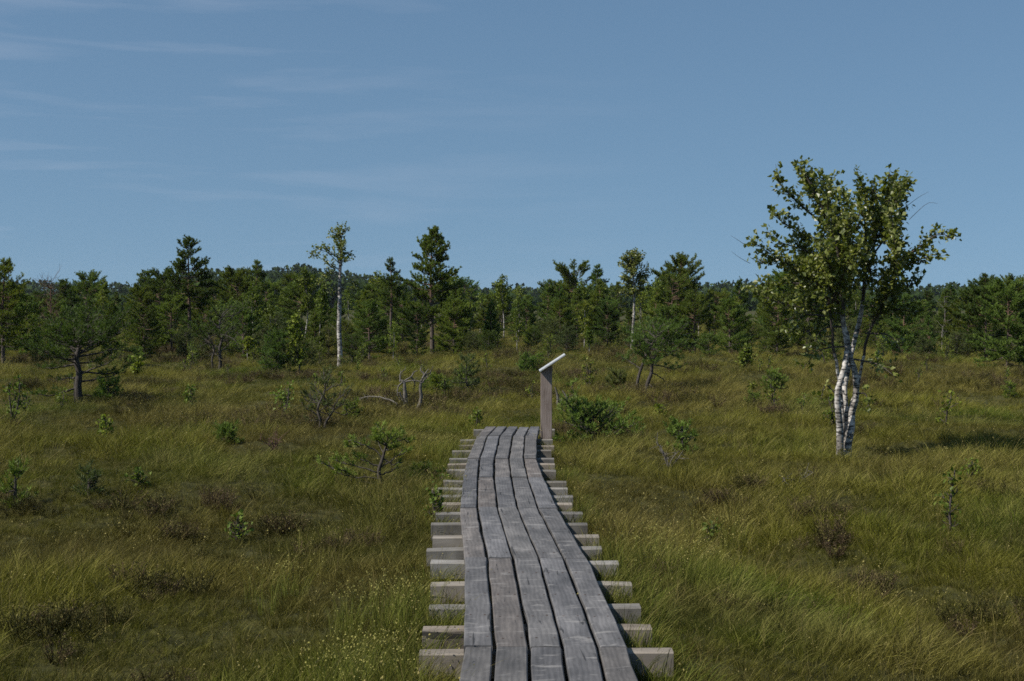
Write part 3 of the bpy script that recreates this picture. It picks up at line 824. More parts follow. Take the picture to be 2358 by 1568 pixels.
def birch(seed, H, base=.35, Rd=None, form='oval', leaf=.055, leafmat='birch_leaves', lean=0., trunk_r=None, up=.8, nbr=34, tl=.34, step=.075, lstep=.034, sin=.012, stems=1, white=True):
    rng = np.random.RandomState(seed); random.seed(seed)
    T = MB(); LC, LD = [], []
    Rd = Rd or .2 * H
    n = 12; t = np.linspace(0, 1, n)
    tr = trunk_r or .011 * H + .008
    for st in range(stems):
        ph = rng.uniform(0, 6.28, 2); ln2 = lean + (rng.uniform(-.22, .22) if stems > 1 else 0); ly = rng.uniform(-.2, .2) if stems > 1 else 0
        Hs = H * (1 if st == 0 else rng.uniform(.6, .95))
        P = np.stack([ln2 * Hs * t ** 1.3 + sin * Hs * np.sin(t * 6 + ph[0]), ly * Hs * t ** 1.2 + sin * Hs * np.sin(t * 5 + ph[1]), Hs * t - .08 * (1 - t)], 1)
        P[:, :2] -= P[0, :2]
        tube(T, P, tr * (1 - t) ** .7 + .004, 8)
        if not white: T.f[-1] = (T.f[-1][0], np.full(len(T.f[-1][1]), 2.0))
        at = lambda f: np.array([np.interp(f, t, P[:, k]) for k in range(3)])
        for b in range(max(3, nbr // stems)):
            s = (b + rng.rand()) / max(3, nbr // stems); f = base + (1 - base) * s * .97
            prof = math.sin(math.pi * min(1, .18 + .8 * s)) if form == 'oval' else (math.sin(math.pi * min(1, .3 + .62 * s)) if form == 'top' else .5 + .5 * abs(math.sin(7 * s)))
            Ln = Rd * max(.2, prof) * rng.uniform(.6, 1.2); az = rng.uniform(0, 6.28)
            o = np.array([math.cos(az), math.sin(az), up * rng.uniform(.5, 1.3)]); p = at(f)
            d = unit(o)
            Q = resample([p, p + d * Ln * .5 + rng.normal(0, .06, 3) * Ln, p + d * Ln + np.array([0, 0, -.08 * Ln])], 6)
            m0 = len(T.f); tube(T, Q, np.linspace(.004 + .009 * Ln, .003, 6), 4); T.f[m0] = (T.f[m0][0], np.full(len(T.f[m0][1]), 2.0))
            dress_birch(T, LC, LD, Q, rng, tl=min(tl, .10 + .5 * Ln), step=step, lstep=lstep)
        dress_birch(T, LC, LD, P[-4:], rng, tl=tl * .6, step=step, lstep=lstep)
    C = MB(); leaves(C, LC, LD, leaf, rng, .8)
    return T.mesh('trunk', M['birch_bark'], True), C.mesh('crown', M[leafmat])
def plant(name, meshes, loc, label, cat, group=None, rz=0., sc=1., parts=('trunk', 'crown')):
    t = thing(name, loc, label, cat, group, rz, sc)
    for nm, me in zip(parts, meshes):
        if me is not None: obj(nm, me, t)
    return t

# ---- the big birch on the right, limbs traced at its own distance
def local(ub, vb, d):
    return lambda pts, dy=0.: np.array([((p[0] - ub) * d / F, (p[2] if len(p) > 2 else 0.) + dy * k / max(1, len(pts) - 1), (vb - p[1]) * d / F) for k, p in enumerate(pts)])
bx = place(1940, 1034)
lo = local(1940, 1052, bx[1])
_lo = lo
lo = lambda pts, dy=0.: _lo([(p[0], p[1] + max(0, 700 - p[1]) * .085) + tuple(p[2:]) for p in pts], dy)
rng = np.random.RandomState(42); random.seed(42)
T = MB(); LC, LD = [], []
stems = [([(1931, 1060, -.05), (1926, 960, -.10), (1922, 900, -.12), (1938, 845, -.10), (1947, 790, -.05), (1938, 720, -.05), (1930, 660, -.1), (1926, 600, -.15), (1912, 540, -.2), (1888, 470, -.2), (1862, 410, -.2), (1832, 350, -.2)], .036),
         ([(1951, 1060, .0), (1962, 960, .02), (1973, 890, .05), (1962, 830, .04), (1950, 780, .0), (1940, 740, .0), (1938, 690, .05), (1946, 640, .1), (1955, 560, .15), (1952, 510, .2), (1946, 478, .2)], .038),
         ([(1944, 1060, .06), (1953, 980, .12), (1952, 900, .2), (1975, 800, .3), (1998, 710, .35), (2004, 640, .35), (2010, 560, .3), (2032, 480, .3), (2062, 430, .3), (2098, 388, .3)], .033),
         ([(1938, 1060, .05), (1944, 960, .1), (1932, 870, .05), (1914, 790, -.1), (1900, 720, -.25), (1880, 640, -.4), (1870, 560, -.5), (1880, 480, -.5)], .019),
         ([(1946, 1060, .04), (1958, 970, .14), (1990, 850, .2), (2000, 760, .0), (2020, 690, -.2), (2040, 600, -.35), (2030, 500, -.4)], .019)]
SP = []
for pts, r in stems:
    P = resample(lo(pts), 26); SP.append(P)
    P[:13] += rng.normal(0, .009, (13, 3)) * [1, 1, 0]
    tt = np.linspace(0, 1, 26); rr = r * (1 - tt) ** .7 * (1 + .25 * np.exp(-tt * 18)) + .005
    cut = 12 if r > .025 else 10
    tube(T, P[:cut + 1], rr[:cut + 1], 10)
    m0 = len(T.f); tube(T, P[cut:], rr[cut:], 8); T.f[m0] = (T.f[m0][0], np.full(len(T.f[m0][1]), 2.0))
    dress_birch(T, LC, LD, P[12:], rng, start=.12, tl=.34, step=.030)
limbs = [[(1937, 695), (1880, 650), (1800, 598), (1712, 540)], [(1935, 700), (1860, 625), (1790, 585), (1735, 590)], [(1930, 650), (1850, 640), (1775, 640), (1732, 655)],
         [(1920, 560), (1850, 520), (1800, 492), (1770, 468)], [(1900, 500), (1830, 440), (1788, 402), (1772, 380)], [(1890, 470), (1872, 420), (1848, 350)],
         [(1925, 600), (1860, 560), (1800, 540), (1770, 520)],
         [(1896, 480), (1896, 410), (1908, 378)], [(1950, 500), (1985, 440), (1962, 378)], [(1952, 520), (2000, 450), (1990, 395)], [(2010, 550), (2030, 450), (2062, 402)],
         [(2010, 565), (2060, 500), (2088, 470)], [(2030, 490), (2070, 440), (2105, 385)], [(2005, 650), (2060, 590), (2100, 550), (2138, 520), (2158, 532)],
         [(2005, 645), (2070, 600), (2110, 578), (2130, 570)], [(2005, 700), (2060, 660), (2090, 645), (2104, 636)], [(1938, 715), (1870, 705), (1800, 690), (1745, 668)],
         [(2000, 725), (2050, 705), (2092, 712)], [(1990, 760), (2040, 765), (2062, 800)], [(1938, 745), (1890, 750), (1862, 790)], [(1945, 790), (1900, 800), (1870, 840)],
         [(1965, 820), (2010, 830), (2030, 850)], [(1940, 660), (1935, 560), (1925, 450)], [(2004, 620), (1985, 540), (1975, 470)], [(1900, 720), (1850, 720), (1822, 760)],
         [(1925, 900), (1900, 880), (1890, 910)], [(1970, 900), (1990, 900), (1996, 930)]]
for li, lb in enumerate(limbs):
    dy = rng.uniform(-.6, .6)
    P = resample(lo(lb, dy), 8)
    m0 = len(T.f); tube(T, P, np.linspace(.013, .003, 8), 5); T.f[m0] = (T.f[m0][0], np.full(len(T.f[m0][1]), 2.0))
    lown = lb[0][1] > 735
    dress_birch(T, LC, LD, P, rng, start=.25, tl=.20 if lown else .25, step=.06 if lown else .026, lstep=.0165)
for k in range(30):     # limbs towards and away from the viewer
    P0 = SP[k % 5]; i0 = rng.randint(13, 23); p = P0[i0]
    Ln = rng.uniform(.35, .85); a = rng.choice([-1, 1]) * rng.uniform(.9, 2.2)
    d = np.array([math.cos(a) * .5, math.sin(a), rng.uniform(.4, 1.0)])
    P = resample([p, p + d * Ln * .5, p + d * Ln + np.array([rng.normal(0, .1), 0, .05])], 7)
    m0 = len(T.f); tube(T, P, np.linspace(.010, .003, 7), 4); T.f[m0] = (T.f[m0][0], np.full(len(T.f[m0][1]), 2.0))
    dress_birch(T, LC, LD, P, rng, start=.2, tl=.27, step=.036)
for a, b, c in [((2080, 450), (2110, 425), (2135, 410)), ((2090, 480), (2130, 440), (2155, 440)), ((1715, 545), (1695, 530), (1680, 520)), ((1725, 590), (1700, 575), (1682, 560)), ((1890, 700), (1830, 690), (1790, 712)), ((1900, 690), (1850, 700), (1812, 735))]:
    P = resample(lo([a, b, c]), 6); m0 = len(T.f); tube(T, P, np.linspace(.004, .0015, 6), 3); T.f[m0] = (T.f[m0][0], np.full(len(T.f[m0][1]), 2.0))
C = MB(); leaves(C, LC, LD, .067, rng, .82)
print('big birch leaves', len(LC))
plant('birch_tree', (T.mesh('trunk', M['birch_bark'], True), C.mesh('crown', M['birch_leaves'])), bx,
      'large leafy birch with several white stems from one base, right of the boardwalk', 'tree')

# ---- pines whose limbs are traced: (trunks, limbs) in pixels of the photograph
def traced_pine(name, ub, vb, trunks, limbs, label, cat='tree', seed=1, bark='dark_bark', needle='pine_needles', r=.05, lr=.014, tl=.22, nl=.07, nw=.009, nk=11, dep=.35, extra=0, step=.06, bare=0., start=.3, up=.35, vs=1.):
    p0 = place(ub, vb); lo_ = local(ub, vb, p0[1])
    lo = lambda pts, dy=0.: lo_(pts, dy) * [1, 1, vs]
    rng = np.random.RandomState(seed); random.seed(seed)
    T = MB(); tuft = []; paths = []
    for pts, rr in trunks:
        P = resample(lo(pts), 18); tt = np.linspace(0, 1, 18)
        P[:, 2] -= .06 * (1 - tt)
        P[:, 1] += np.cumsum(rng.normal(0, .012, 18)) * (p0[1] / 20) * .5
        tube(T, P, rr * (1 - tt) ** .6 * (1 + .3 * np.exp(-tt * 14)) + .004, 8); paths.append(P)
    for lb in limbs:
        b = lb[-1] if isinstance(lb[-1], float) else bare
        q = [x for x in lb if not isinstance(x, float)]
        P = resample(lo(q, rng.uniform(-dep, dep)), 8)
        P += rng.normal(0, .006, P.shape)
        tube(T, P, np.linspace(lr, .004, 8), 5)
        dress_pine(T, tuft, P, lr, rng, start=start, tl=tl, step=step, bare=b, up=up)
    for k in range(extra):
        P0 = paths[k % len(paths)]; p = P0[rng.randint(9, 17)]; Ln = rng.uniform(.5, 1.1) * dep * 1.6; a = rng.choice([-1, 1]) * rng.uniform(.8, 2.3)
        d = np.array([math.cos(a), math.sin(a), rng.uniform(.0, .6)])
        P = resample([p, p + d * Ln * .5, p + d * Ln + np.array([0, 0, .12 * Ln])], 7); tube(T, P, np.linspace(lr * .8, .004, 7), 4)
        dress_pine(T, tuft, P, lr, rng, start=start, tl=tl, step=step, bare=bare, up=up)
    cr = None
    if tuft:
        C = MB(); needles(C, [a for a, _ in tuft], [b for _, b in tuft], nl, nw, nk, rng); cr = C.mesh('crown', M[needle])
    return plant(name, (T.mesh('trunk', M[bark], True), cr), p0, label, cat)

traced_pine('pine_tree', 182, 915, [([(182, 918), (180, 860), (184, 820), (178, 780), (186, 740), (180, 700)], .075)],
    [[(182, 822), (220, 828), (260, 828), (285, 800)], [(184, 830), (215, 815), (250, 800), (280, 780)], [(180, 868), (150, 880), (125, 888), (100, 880)], [(182, 850), (210, 846), (240, 838), (262, 830), .6],
     [(180, 790), (150, 785), (120, 770), (95, 765)], [(182, 780), (220, 770), (255, 760), (285, 770)], [(180, 760), (150, 745), (125, 740)], [(184, 745), (215, 735), (245, 735)], [(183, 730), (165, 715), (145, 712)],
     [(183, 725), (200, 705), (222, 700)], [(181, 712), (178, 692)], [(181, 800), (140, 808), (110, 815), (92, 812)], [(182, 840), (150, 842), (120, 850), .5], [(180, 890), (205, 895), (215, 905), .95], [(180, 880), (165, 888), (150, 896), .95]],
    'dark spreading pine with bare low limbs at the left edge of the bog', seed=2, r=.07, lr=.022, tl=.34, nl=.085, nw=.011, nk=14, dep=.8, extra=28, step=.06, vs=.80, up=.10, bare=.22)
traced_pine('dwarf_pine', 876, 1098, [([(876, 1100), (878, 1075), (872, 1050), (880, 1025), (888, 1000), (895, 985)], .022)],
    [[(876, 1075), (850, 1070), (815, 1066), (780, 1058)], [(874, 1060), (840, 1052), (805, 1040), (770, 1030)], [(880, 1025), (860, 1005), (835, 995), (810, 1000)], [(885, 1010), (905, 990), (930, 985), (944, 990)],
     [(890, 995), (880, 975), (870, 965)], [(890, 990), (910, 972), (925, 970)], [(876, 1050), (900, 1030), (925, 1015), (940, 1010)], [(874, 1045), (850, 1035), (830, 1030), .3], [(780, 1058), (760, 1048), (738, 1038)],
     [(880, 1020), (905, 1040), (925, 1036), .9], [(876, 1065), (895, 1060), (915, 1052), .95], [(878, 1080), (855, 1082), (830, 1078), .95], [(815, 1066), (800, 1055), (782, 1045)], [(835, 995), (815, 985), (800, 990)]],
    'small bright green dwarf pine with a crooked stem left of the boardwalk', 'small pine', seed=3, needle='young_needles', r=.02, lr=.009, tl=.12, nl=.055, nw=.0065, nk=15, dep=.2, extra=6, step=.045, start=.5)
traced_pine('dwarf_pine', 742, 967, [([(735, 968), (738, 940), (732, 915), (745, 885), (750, 868)], .020), ([(748, 968), (750, 945), (765, 925), (772, 905)], .016)],
    [[(738, 935), (715, 925), (700, 915), (692, 905)], [(735, 915), (715, 895), (705, 885)], [(742, 895), (730, 875), (720, 865)], [(748, 880), (765, 870), (780, 868)], [(760, 930), (780, 915), (798, 910), .6], [(750, 945), (725, 950), (705, 950)],
     [(770, 910), (785, 890), (792, 880)], [(736, 925), (760, 905), (775, 890), .7], [(765, 925), (790, 935), (800, 930), .9], [(735, 905), (712, 905), (695, 890), .7]],
    'sparse greyish dwarf pine with two thin stems in the left bog', 'small pine', seed=4, needle='grey_needles', r=.02, lr=.008, tl=.17, nl=.055, nw=.008, nk=11, dep=.3, extra=12, step=.055, bare=.45)
traced_pine('pine_tree', 1485, 893, [([(1470, 895), (1468, 860), (1478, 820), (1490, 790), (1500, 770), (1510, 745)], .036), ([(1492, 895), (1490, 865), (1500, 835), (1502, 810), (1515, 780), (1530, 750)], .045)],
    [[(1502, 820), (1530, 825), (1550, 832), (1568, 828)], [(1500, 770), (1480, 755), (1460, 760), (1445, 775)], [(1508, 750), (1490, 735), (1475, 735)], [(1512, 745), (1520, 725), (1535, 720)], [(1528, 755), (1550, 740), (1570, 745)],
     [(1520, 775), (1555, 765), (1580, 775), (1598, 790)], [(1475, 830), (1455, 815), (1440, 805)], [(1485, 800), (1465, 790), (1450, 800)], [(1510, 790), (1545, 795), (1575, 805)], [(1490, 865), (1510, 880), (1525, 885), .95], [(1468, 870), (1440, 880), (1410, 880), .7],
     [(1500, 840), (1520, 850), (1530, 860), .9], [(1515, 745), (1545, 722), (1560, 730)], [(1495, 790), (1530, 785), (1560, 800)]],
    'leaning dark pine with two crooked trunks right of the information post', seed=5, r=.04, lr=.016, tl=.32, nl=.08, nw=.011, nk=14, dep=.6, extra=28, step=.06, vs=.92, up=.2, bare=.25)
traced_pine('pine_tree', 505, 846, [([(505, 848), (508, 815), (506, 790), (512, 765), (505, 740), (512, 712)], .05), ([(490, 842), (488, 815), (492, 790), (480, 760)], .03)],
    [[(508, 800), (530, 780), (545, 765), .9], [(506, 790), (480, 780), (455, 790), .9], [(512, 765), (535, 745), (550, 740), .5], [(505, 745), (480, 725), (460, 722), .6], [(510, 725), (525, 705), (545, 700), .2], [(508, 720), (495, 705), (485, 712), .5],
     [(510, 770), (490, 750), (470, 748), .85], [(508, 812), (488, 805), (470, 812), .95], [(512, 760), (540, 770), (555, 785), .85], [(492, 790), (470, 770), (450, 765), .8], [(512, 715), (535, 695), (552, 705), .1]],
    'half bare dark pine with tangled dead branches before the left forest', seed=6, r=.05, lr=.018, tl=.34, nl=.085, nw=.014, nk=12, dep=.6, extra=24, step=.07, bare=.62)
traced_pine('dead_pine', 936, 930, [([(936, 932), (934, 905), (932, 880), (930, 862), (922, 858)], .046), ([(942, 930), (962, 918), (970, 895), (968, 870), (975, 850), (988, 832)], .036)],
    [[(922, 862), (920, 850), (926, 838), (934, 834), 1.], [(930, 862), (945, 852), (955, 840), (962, 838), 1.], [(932, 865), (950, 860), (968, 862), (972, 856), 1.], [(930, 860), (918, 872), (916, 890), (922, 905), 1.],
     [(936, 925), (915, 918), (890, 916), (868, 924), 1.], [(975, 850), (990, 842), (996, 830), .97], [(968, 870), (980, 856), (992, 845), .97], [(920, 885), (924, 898), (932, 908), 1.], [(948, 852), (955, 868), (952, 880), 1.], [(975, 845), (968, 834), (972, 826), 1.]],
    'grey dead tree twisted into a loop in the middle of the bog', 'dead tree', seed=7, bark='dead_wood', r=.03, lr=.018, tl=.13, dep=.12, step=.05)
p0 = place(870, 932); lo = local(870, 932, p0[1]); T = MB(); random.seed(8); rng = np.random.RandomState(8)
main = resample(lo([(915, 913), (890, 903), (862, 898), (835, 900), (815, 910), (800, 925)], .5), 20)
tube(T, main + rng.normal(0, .004, main.shape), np.linspace(.016, .004, 20), 6)
for f in range(3, 19):
    q = main[f]; d = np.array([rng.uniform(-.8, .2), rng.normal(0, .6), rng.uniform(-.8, .5)]); l = rng.uniform(.08, .26)
    tube(T, resample([q, q + d * l * .5, q + d * l + rng.normal(0, .02, 3)], 5), np.linspace(.006, .002, 5), 3)
tag(obj('fallen_branch', T.mesh('fallen_branch', M['dead_wood'], True), None, p0), 'bare grey fallen branch arching over grass left of the twisted dead tree', 'branch')
# ---- the tall single trees of the forest edge
def at_px(u, v, vt, meshes, H, name, label, cat, rz=0., group=None):
    p = place(u, v)
    return plant(name, meshes, p, label, cat, group, rz, (v - vt) * p[1] / F / H)
# tall birch, left: bare white trunk, ragged crown leaning left
def tall_birch():
    p0 = place(782, 840); lo = local(782, 840, p0[1]); rng = np.random.RandomState(9); random.seed(9)
    T = MB(); LC, LD = [], []
    P = resample(lo([(782, 842), (783, 800), (781, 750), (782, 700), (783, 650), (784, 610), (786, 570), (785, 540), (784, 518)]), 24)
    tt = np.linspace(0, 1, 24); tube(T, P, .075 * (1 - tt) ** .6 + .008, 9)
    LB = [[(784, 600), (765, 580), (745, 568), (722, 582)], [(784, 590), (760, 570), (738, 562), (720, 575)], [(784, 610), (755, 600), (742, 588)], [(785, 560), (770, 540), (762, 535)], [(785, 550), (775, 530), (768, 525)],
          [(785, 540), (795, 522), (802, 520)], [(784, 535), (780, 522), (778, 518)], [(784, 600), (795, 590), (806, 592)], [(785, 585), (798, 575), (805, 580)], [(783, 620), (765, 618), (752, 622)], [(783, 640), (765, 635), (745, 640), (738, 648)],
          [(783, 650), (800, 640), (815, 645), (826, 655)], [(783, 660), (805, 655), (820, 660)], [(784, 570), (776, 560), (770, 562)], [(784, 575), (792, 560), (796, 550)], [(783, 690), (765, 670), (752, 650)], [(785, 600), (778, 580), (772, 575)], [(784, 615), (770, 605), (765, 600)], [(782, 760), (768, 745), (756, 735)]]
    for lb in LB:
        Q = resample(lo(lb, rng.uniform(-.35, .35)), 7); m0 = len(T.f); tube(T, Q, np.linspace(.014, .004, 7), 4); T.f[m0] = (T.f[m0][0], np.full(len(T.f[m0][1]), 2.0))
        if lb[0][1] < 740: dress_birch(T, LC, LD, Q, rng, start=.35, tl=.34, step=.05, lstep=.026)
    dress_birch(T, LC, LD, P[14:], rng, start=.1, tl=.42, step=.025, lstep=.025)
    C = MB(); leaves(C, LC, LD, .085, rng, .8)
    plant('birch_tree', (T.mesh('trunk', M['birch_bark'], True), C.mesh('crown', M['birch_leaves'])), p0, 'tall thin birch with a long bare white trunk, left of centre', 'tree')
tall_birch()
at_px(1455, 800, 572, birch(10, 4.4, base=.52, Rd=.85, form='top', leaf=.10, nbr=56, up=1.0, tl=.40, trunk_r=.075, step=.055, lstep=.026), 4.4, 'birch_tree', 'pale round topped birch with white trunk rising from the forest right of centre', 'tree')
at_px(995, 806, 522, pine(11, 5.0, base=.26, Rd=1.7, form='layer', dead=8, gap=.05, rk=1.0, nk=16, nw=.026, ws=.72, tl=.42), 5.0, 'pine_tree', 'tallest pine in the centre with orange upper trunk', 'tree', 1.0)
at_px(437, 800, 545, pine(12, 5.0, base=.40, Rd=1.6, form='cone', dead=3, gap=.1, nk=16, nw=.026, ws=.8, tl=.42), 5.0, 'pine_tree', 'tall pointed pine with orange trunk above the left forest', 'tree', 2.2)
at_px(900, 795, 588, pine(13, 4.6, base=.5, Rd=.75, form='cone', dead=2, nk=14, nw=.022), 4.6, 'pine_tree', 'slim small topped pine between the tall birch and the tallest pine', 'tree')
at_px(8, 830, 588, pine(14, 4.6, base=.2, Rd=1.8, form='cone', gap=.1, ws=.8, nk=15, nw=.02), 4.6, 'pine_tree', 'layered pine cut by the left edge of the photo', 'tree', .4)
T = MB(); random.seed(15); rng = np.random.RandomState(15)
P = resample([(0, 0, -.1), (.03, 0, 1), (-.02, .03, 2), (.02, 0, 3.1)], 14); tube(T, P, np.linspace(.05, .012, 14), 7)
for k in range(46):
    f = rng.randint(5, 14); p = P[f]; a = rng.uniform(0, 6.28); l = rng.uniform(.25, .75); d = np.array([math.cos(a), math.sin(a), rng.uniform(.1, .9)])
    Q = resample([p, p + d * l * .5, p + d * l + rng.normal(0, .06, 3)], 6); tube(T, Q, np.linspace(.011, .004, 6), 4)
    for _ in range(5):
        q = Q[rng.randint(2, 6)]; e = d + rng.normal(0, .7, 3); tube(T, [q, q + e * .1, q + e * .2], [.005, .004, .003], 3)
at_px(118, 815, 640, (T.mesh('trunk', M['red_twigs'], True), None), 3.15, 'dead_tree', 'leafless reddish brown dead tree standing before the left forest', 'dead tree')

for u, v, vt, lab in [(1085, 806, 668, 'thin bare grey dead tree right of the tallest pine'), (560, 808, 690, 'thin bare dead tree between the pointed pine and the tall birch'), (2170, 806, 676, 'thin bare dead tree before the forest right of the big birch')]:
    T = MB(); P = resample([(0, 0, -.1), (rng.normal(0, .06), 0, .9), (rng.normal(0, .08), .03, 1.7), (rng.normal(0, .1), 0, 2.6)], 12); tube(T, P, np.linspace(.04, .01, 12), 7)
    for k in range(30):
        f = rng.randint(3, 12); p = P[f]; a = rng.uniform(0, 6.28); l = rng.uniform(.2, .6); d = np.array([math.cos(a), math.sin(a), rng.uniform(-.1, .8)])
        Q = resample([p, p + d * l * .5, p + d * l + rng.normal(0, .05, 3)], 5); tube(T, Q, np.linspace(.010, .004, 5), 4)
    at_px(u, v, vt, (T.mesh('trunk', M['dead_wood'], True), None), 2.6, 'dead_tree', lab, 'dead tree')

# ---- saplings, bushes and dwarf pines scattered over the bog
def sapling_mesh(seed, H, **k):
    a = dict(base=.12, Rd=.22 * H, nbr=12, tl=.13, step=.034, lstep=.022, leaf=.04, leafmat='bush_leaves', sin=.03, trunk_r=.006 + .006 * H, up=1.0, white=False); a.update(k)
    return birch(seed, H, **a)
SAP = [(655, 940, 868, 1.6, 'leafy green birch sapling in the left bog beside the sparse dwarf pine'),
       (240, 990, 938, 1.5, 'small yellowish leafy sapling below the dark spreading pine'),
       (318, 1098, 1060, 1.0, 'tiny dark sapling alone in the left grass'),
       (316, 852, 814, 1.3, 'rounded dark green bush just right of the dark spreading pine'),
       (440, 925, 876, 1.5, 'thin sapling with a few leaves in the left middle bog'),
       (545, 1215, 1165, .8, 'thin pale leaved sapling beside the dark heather hummock'),
       (1000, 1180, 1095, .8, 'yellowish birch sapling hugging the left side of the boardwalk'),
       (1100, 975, 925, 1.2, 'leafy sapling behind the far end of the boardwalk'),
       (1356, 885, 810, 1.5, 'dark green columnar sapling just behind the information post'),
       (1520, 945, 918, 1.3, 'little dark sapling between the post and the big birch'),
       (1733, 893, 868, 1.4, 'small round sapling in the right middle distance'),
       (1718, 842, 788, 1.7, 'dense green bush before the forest left of the big birch'),
       (1636, 1240, 1180, 1.0, 'broad leaved sapling in the bright grass right of the boardwalk'),
       (2195, 1205, 1050, .45, 'lean crooked sapling with leafy top at the far right'),
       (2240, 1085, 1040, 1.0, 'small leafy sapling in the shadow of the big birch'),
       (688, 852, 712, .8, 'slender bright green young birch left of the tall white birch'),
       (28, 962, 850, 1.3, 'bushy sapling with dark stems at the left edge'),
       (1020, 1100, 1070, 1.0, 'low leafy sprig beside the left sleepers'),
       (2025, 852, 800, .7, 'small birch with a short white stem right of the big birch'),
       (570, 820, 770, .9, 'little white stemmed birch before the left forest'),
       (1357, 806, 752, .6, 'tiny leaning white stemmed birch before the central forest'),
       (1085, 810, 690, .6, 'slim pale birch with thin white stems right of the tallest pine'),
       (700, 800, 612, .65, 'birch with pale crown and white stem left of the tall white birch'),
       (740, 808, 640, .5, 'thin white stemmed birch right behind the young birch')]
for k, (u, v, vt, wd, lab) in enumerate(SAP):
    p = place(u, v); H = (v - vt) * p[1] / F
    far_ = p[1] > 36
    me = sapling_mesh(400 + k, H, Rd=max(.09, .22 * H * wd), nbr=int((16 if not far_ else 40) * (1 + .5 * (H > 1.2))), leaf=.044 if p[1] < 16 else (.058 if not far_ else .09),
                      tl=.10 if not far_ else .26, base=.15 if vt > 700 and k not in (18, 19, 20, 21) else .42, lean=-.12 if u == 2195 else (.0),
                      step=.036 if not far_ else .045, lstep=.022 if not far_ else .03, stems=3 if k in (0, 3, 11, 16, 8) else 1, white=k >= 18)
    plant('birch_tree' if far_ and H > 1 else 'sapling', me, p, lab, 'tree' if far_ and H > 1 else 'sapling', rz=k * 1.3)
DW = [(1365, 1000, 932, 4.3, 'young_needles', 'wide low green pine bush right of the information post', .0),
      (1572, 1020, 955, 1.4, 'young_needles', 'bright young pine in the bog beyond the right grass', .5),
      (205, 1110, 1052, .9, 'grey_needles', 'pale little pine seedling in the left foreground grass', .55),
      (35, 1135, 1062, 1.3, 'young_needles', 'small pine cut by the left edge above the grass', .55),
      (522, 998, 965, 1.6, 'young_needles', 'very low pine seedling on the left grass', .0),
      (1075, 893, 818, 1.5, 'grey_needles', 'sparse grey pine with spreading twigs behind the boardwalk end', .6),
      (1010, 890, 862, 2.6, 'pine_needles', 'flat dark pine shrub right of the twisted dead tree', .1),
      (640, 850, 760, 1.2, 'pine_needles', 'young pine in front of the forest, left of the young birch', .0),
      (1215, 845, 812, 1.4, 'pine_needles', 'low dark pine bush on the bog left of the post', .0),
      (1420, 890, 850, 1.8, 'grey_needles', 'grey green low shrub at the foot of the two trunked pine', .2),
      (250, 915, 860, 1.2, 'pine_needles', 'short dark pine growing right of the spreading pine', .1),
      (975, 1075, 1060, 2.0, 'pine_needles', 'tiny low pine tuft near the left sleepers', .0)]
for k, (u, v, vt, wd, nd, lab, gp) in enumerate(DW):
    p = place(u, v); H = (v - vt) * p[1] / F
    me = pine(500 + k, H, base=.10, Rd=H * .38 * wd, form='round', trunk='dark_bark', needle=nd, gap=gp, dead=2, ws=.6 if k == 0 else .8, nl=.06 if p[1] < 25 else .075, nw=.007 if p[1] < 25 else .010, nk=17, tl=.19, rk=.8)
    plant('dwarf_pine', me, p, lab, 'small pine', rz=k * .9)
def bare_twig(u, v, w, h, lab, seed, matn='dead_wood'):
    p0 = place(u, v); T = MB(); rng = np.random.RandomState(seed); random.seed(seed); sc = p0[1] / F
    for k in range(7):
        e = np.array([rng.uniform(-w, w) * sc, rng.normal(0, .12), h * sc * rng.uniform(.4, 1)])
        P = resample([(0, 0, -.03), e * [.35, .35, .45] + rng.normal(0, .012, 3), e], 7); tube(T, P, np.linspace(.010, .003, 7), 4)
        for _ in range(6):
            q = P[rng.randint(2, 7)]; d = unit(e + rng.normal(0, .35, 3)); l = rng.uniform(.05, .14)
            tube(T, [q, q + d * l * .5, q + d * l + rng.normal(0, .01, 3)], [.004, .003, .002], 3)
    tag(obj('dead_shrub', T.mesh('dead_shrub', M[matn], True), None, p0), lab, 'dead shrub')
bare_twig(632, 1012, 45, 40, 'leafless brown shrub in the left grass above the heather', 1, 'red_twigs')
bare_twig(1540, 1050, 40, 55, 'bare grey twigs in the grass left of the big birch', 2)
bare_twig(1840, 1085, 50, 30, 'dead grey twigs lying below the big birch', 3)
def stump():
    p0 = place(1290, 922); T = MB(); random.seed(4); rng = np.random.RandomState(4); sc = p0[1] / F
    for dx, h, r in [(-6, 46, .035), (14, 38, .028), (4, 22, .03), (24, 18, .02), (-2, 30, .02)]:
        P = resample([(dx * sc, 0, -.05), (dx * sc + rng.normal(0, .02), rng.normal(0, .03), h * sc * .5), (dx * sc + rng.normal(0, .05), 0, h * sc)], 7)
        tube(T, P, np.linspace(r, r * .35, 7), 7)
    for _ in range(10):
        q = np.array([rng.uniform(-8, 24) * sc, rng.normal(0, .05), rng.uniform(2, 20) * sc]); d = rng.normal(0, 1, 3); d[2] = abs(d[2]) * .5
        tube(T, [q, q + unit(d) * .1, q + unit(d) * .2 + rng.normal(0, .02, 3)], [.010, .007, .004], 4)
    tag(obj('tree_stump', T.mesh('tree_stump', M['dead_wood'], True), None, p0), 'broken grey stump with splintered stubs right behind the information post', 'stump')
stump()

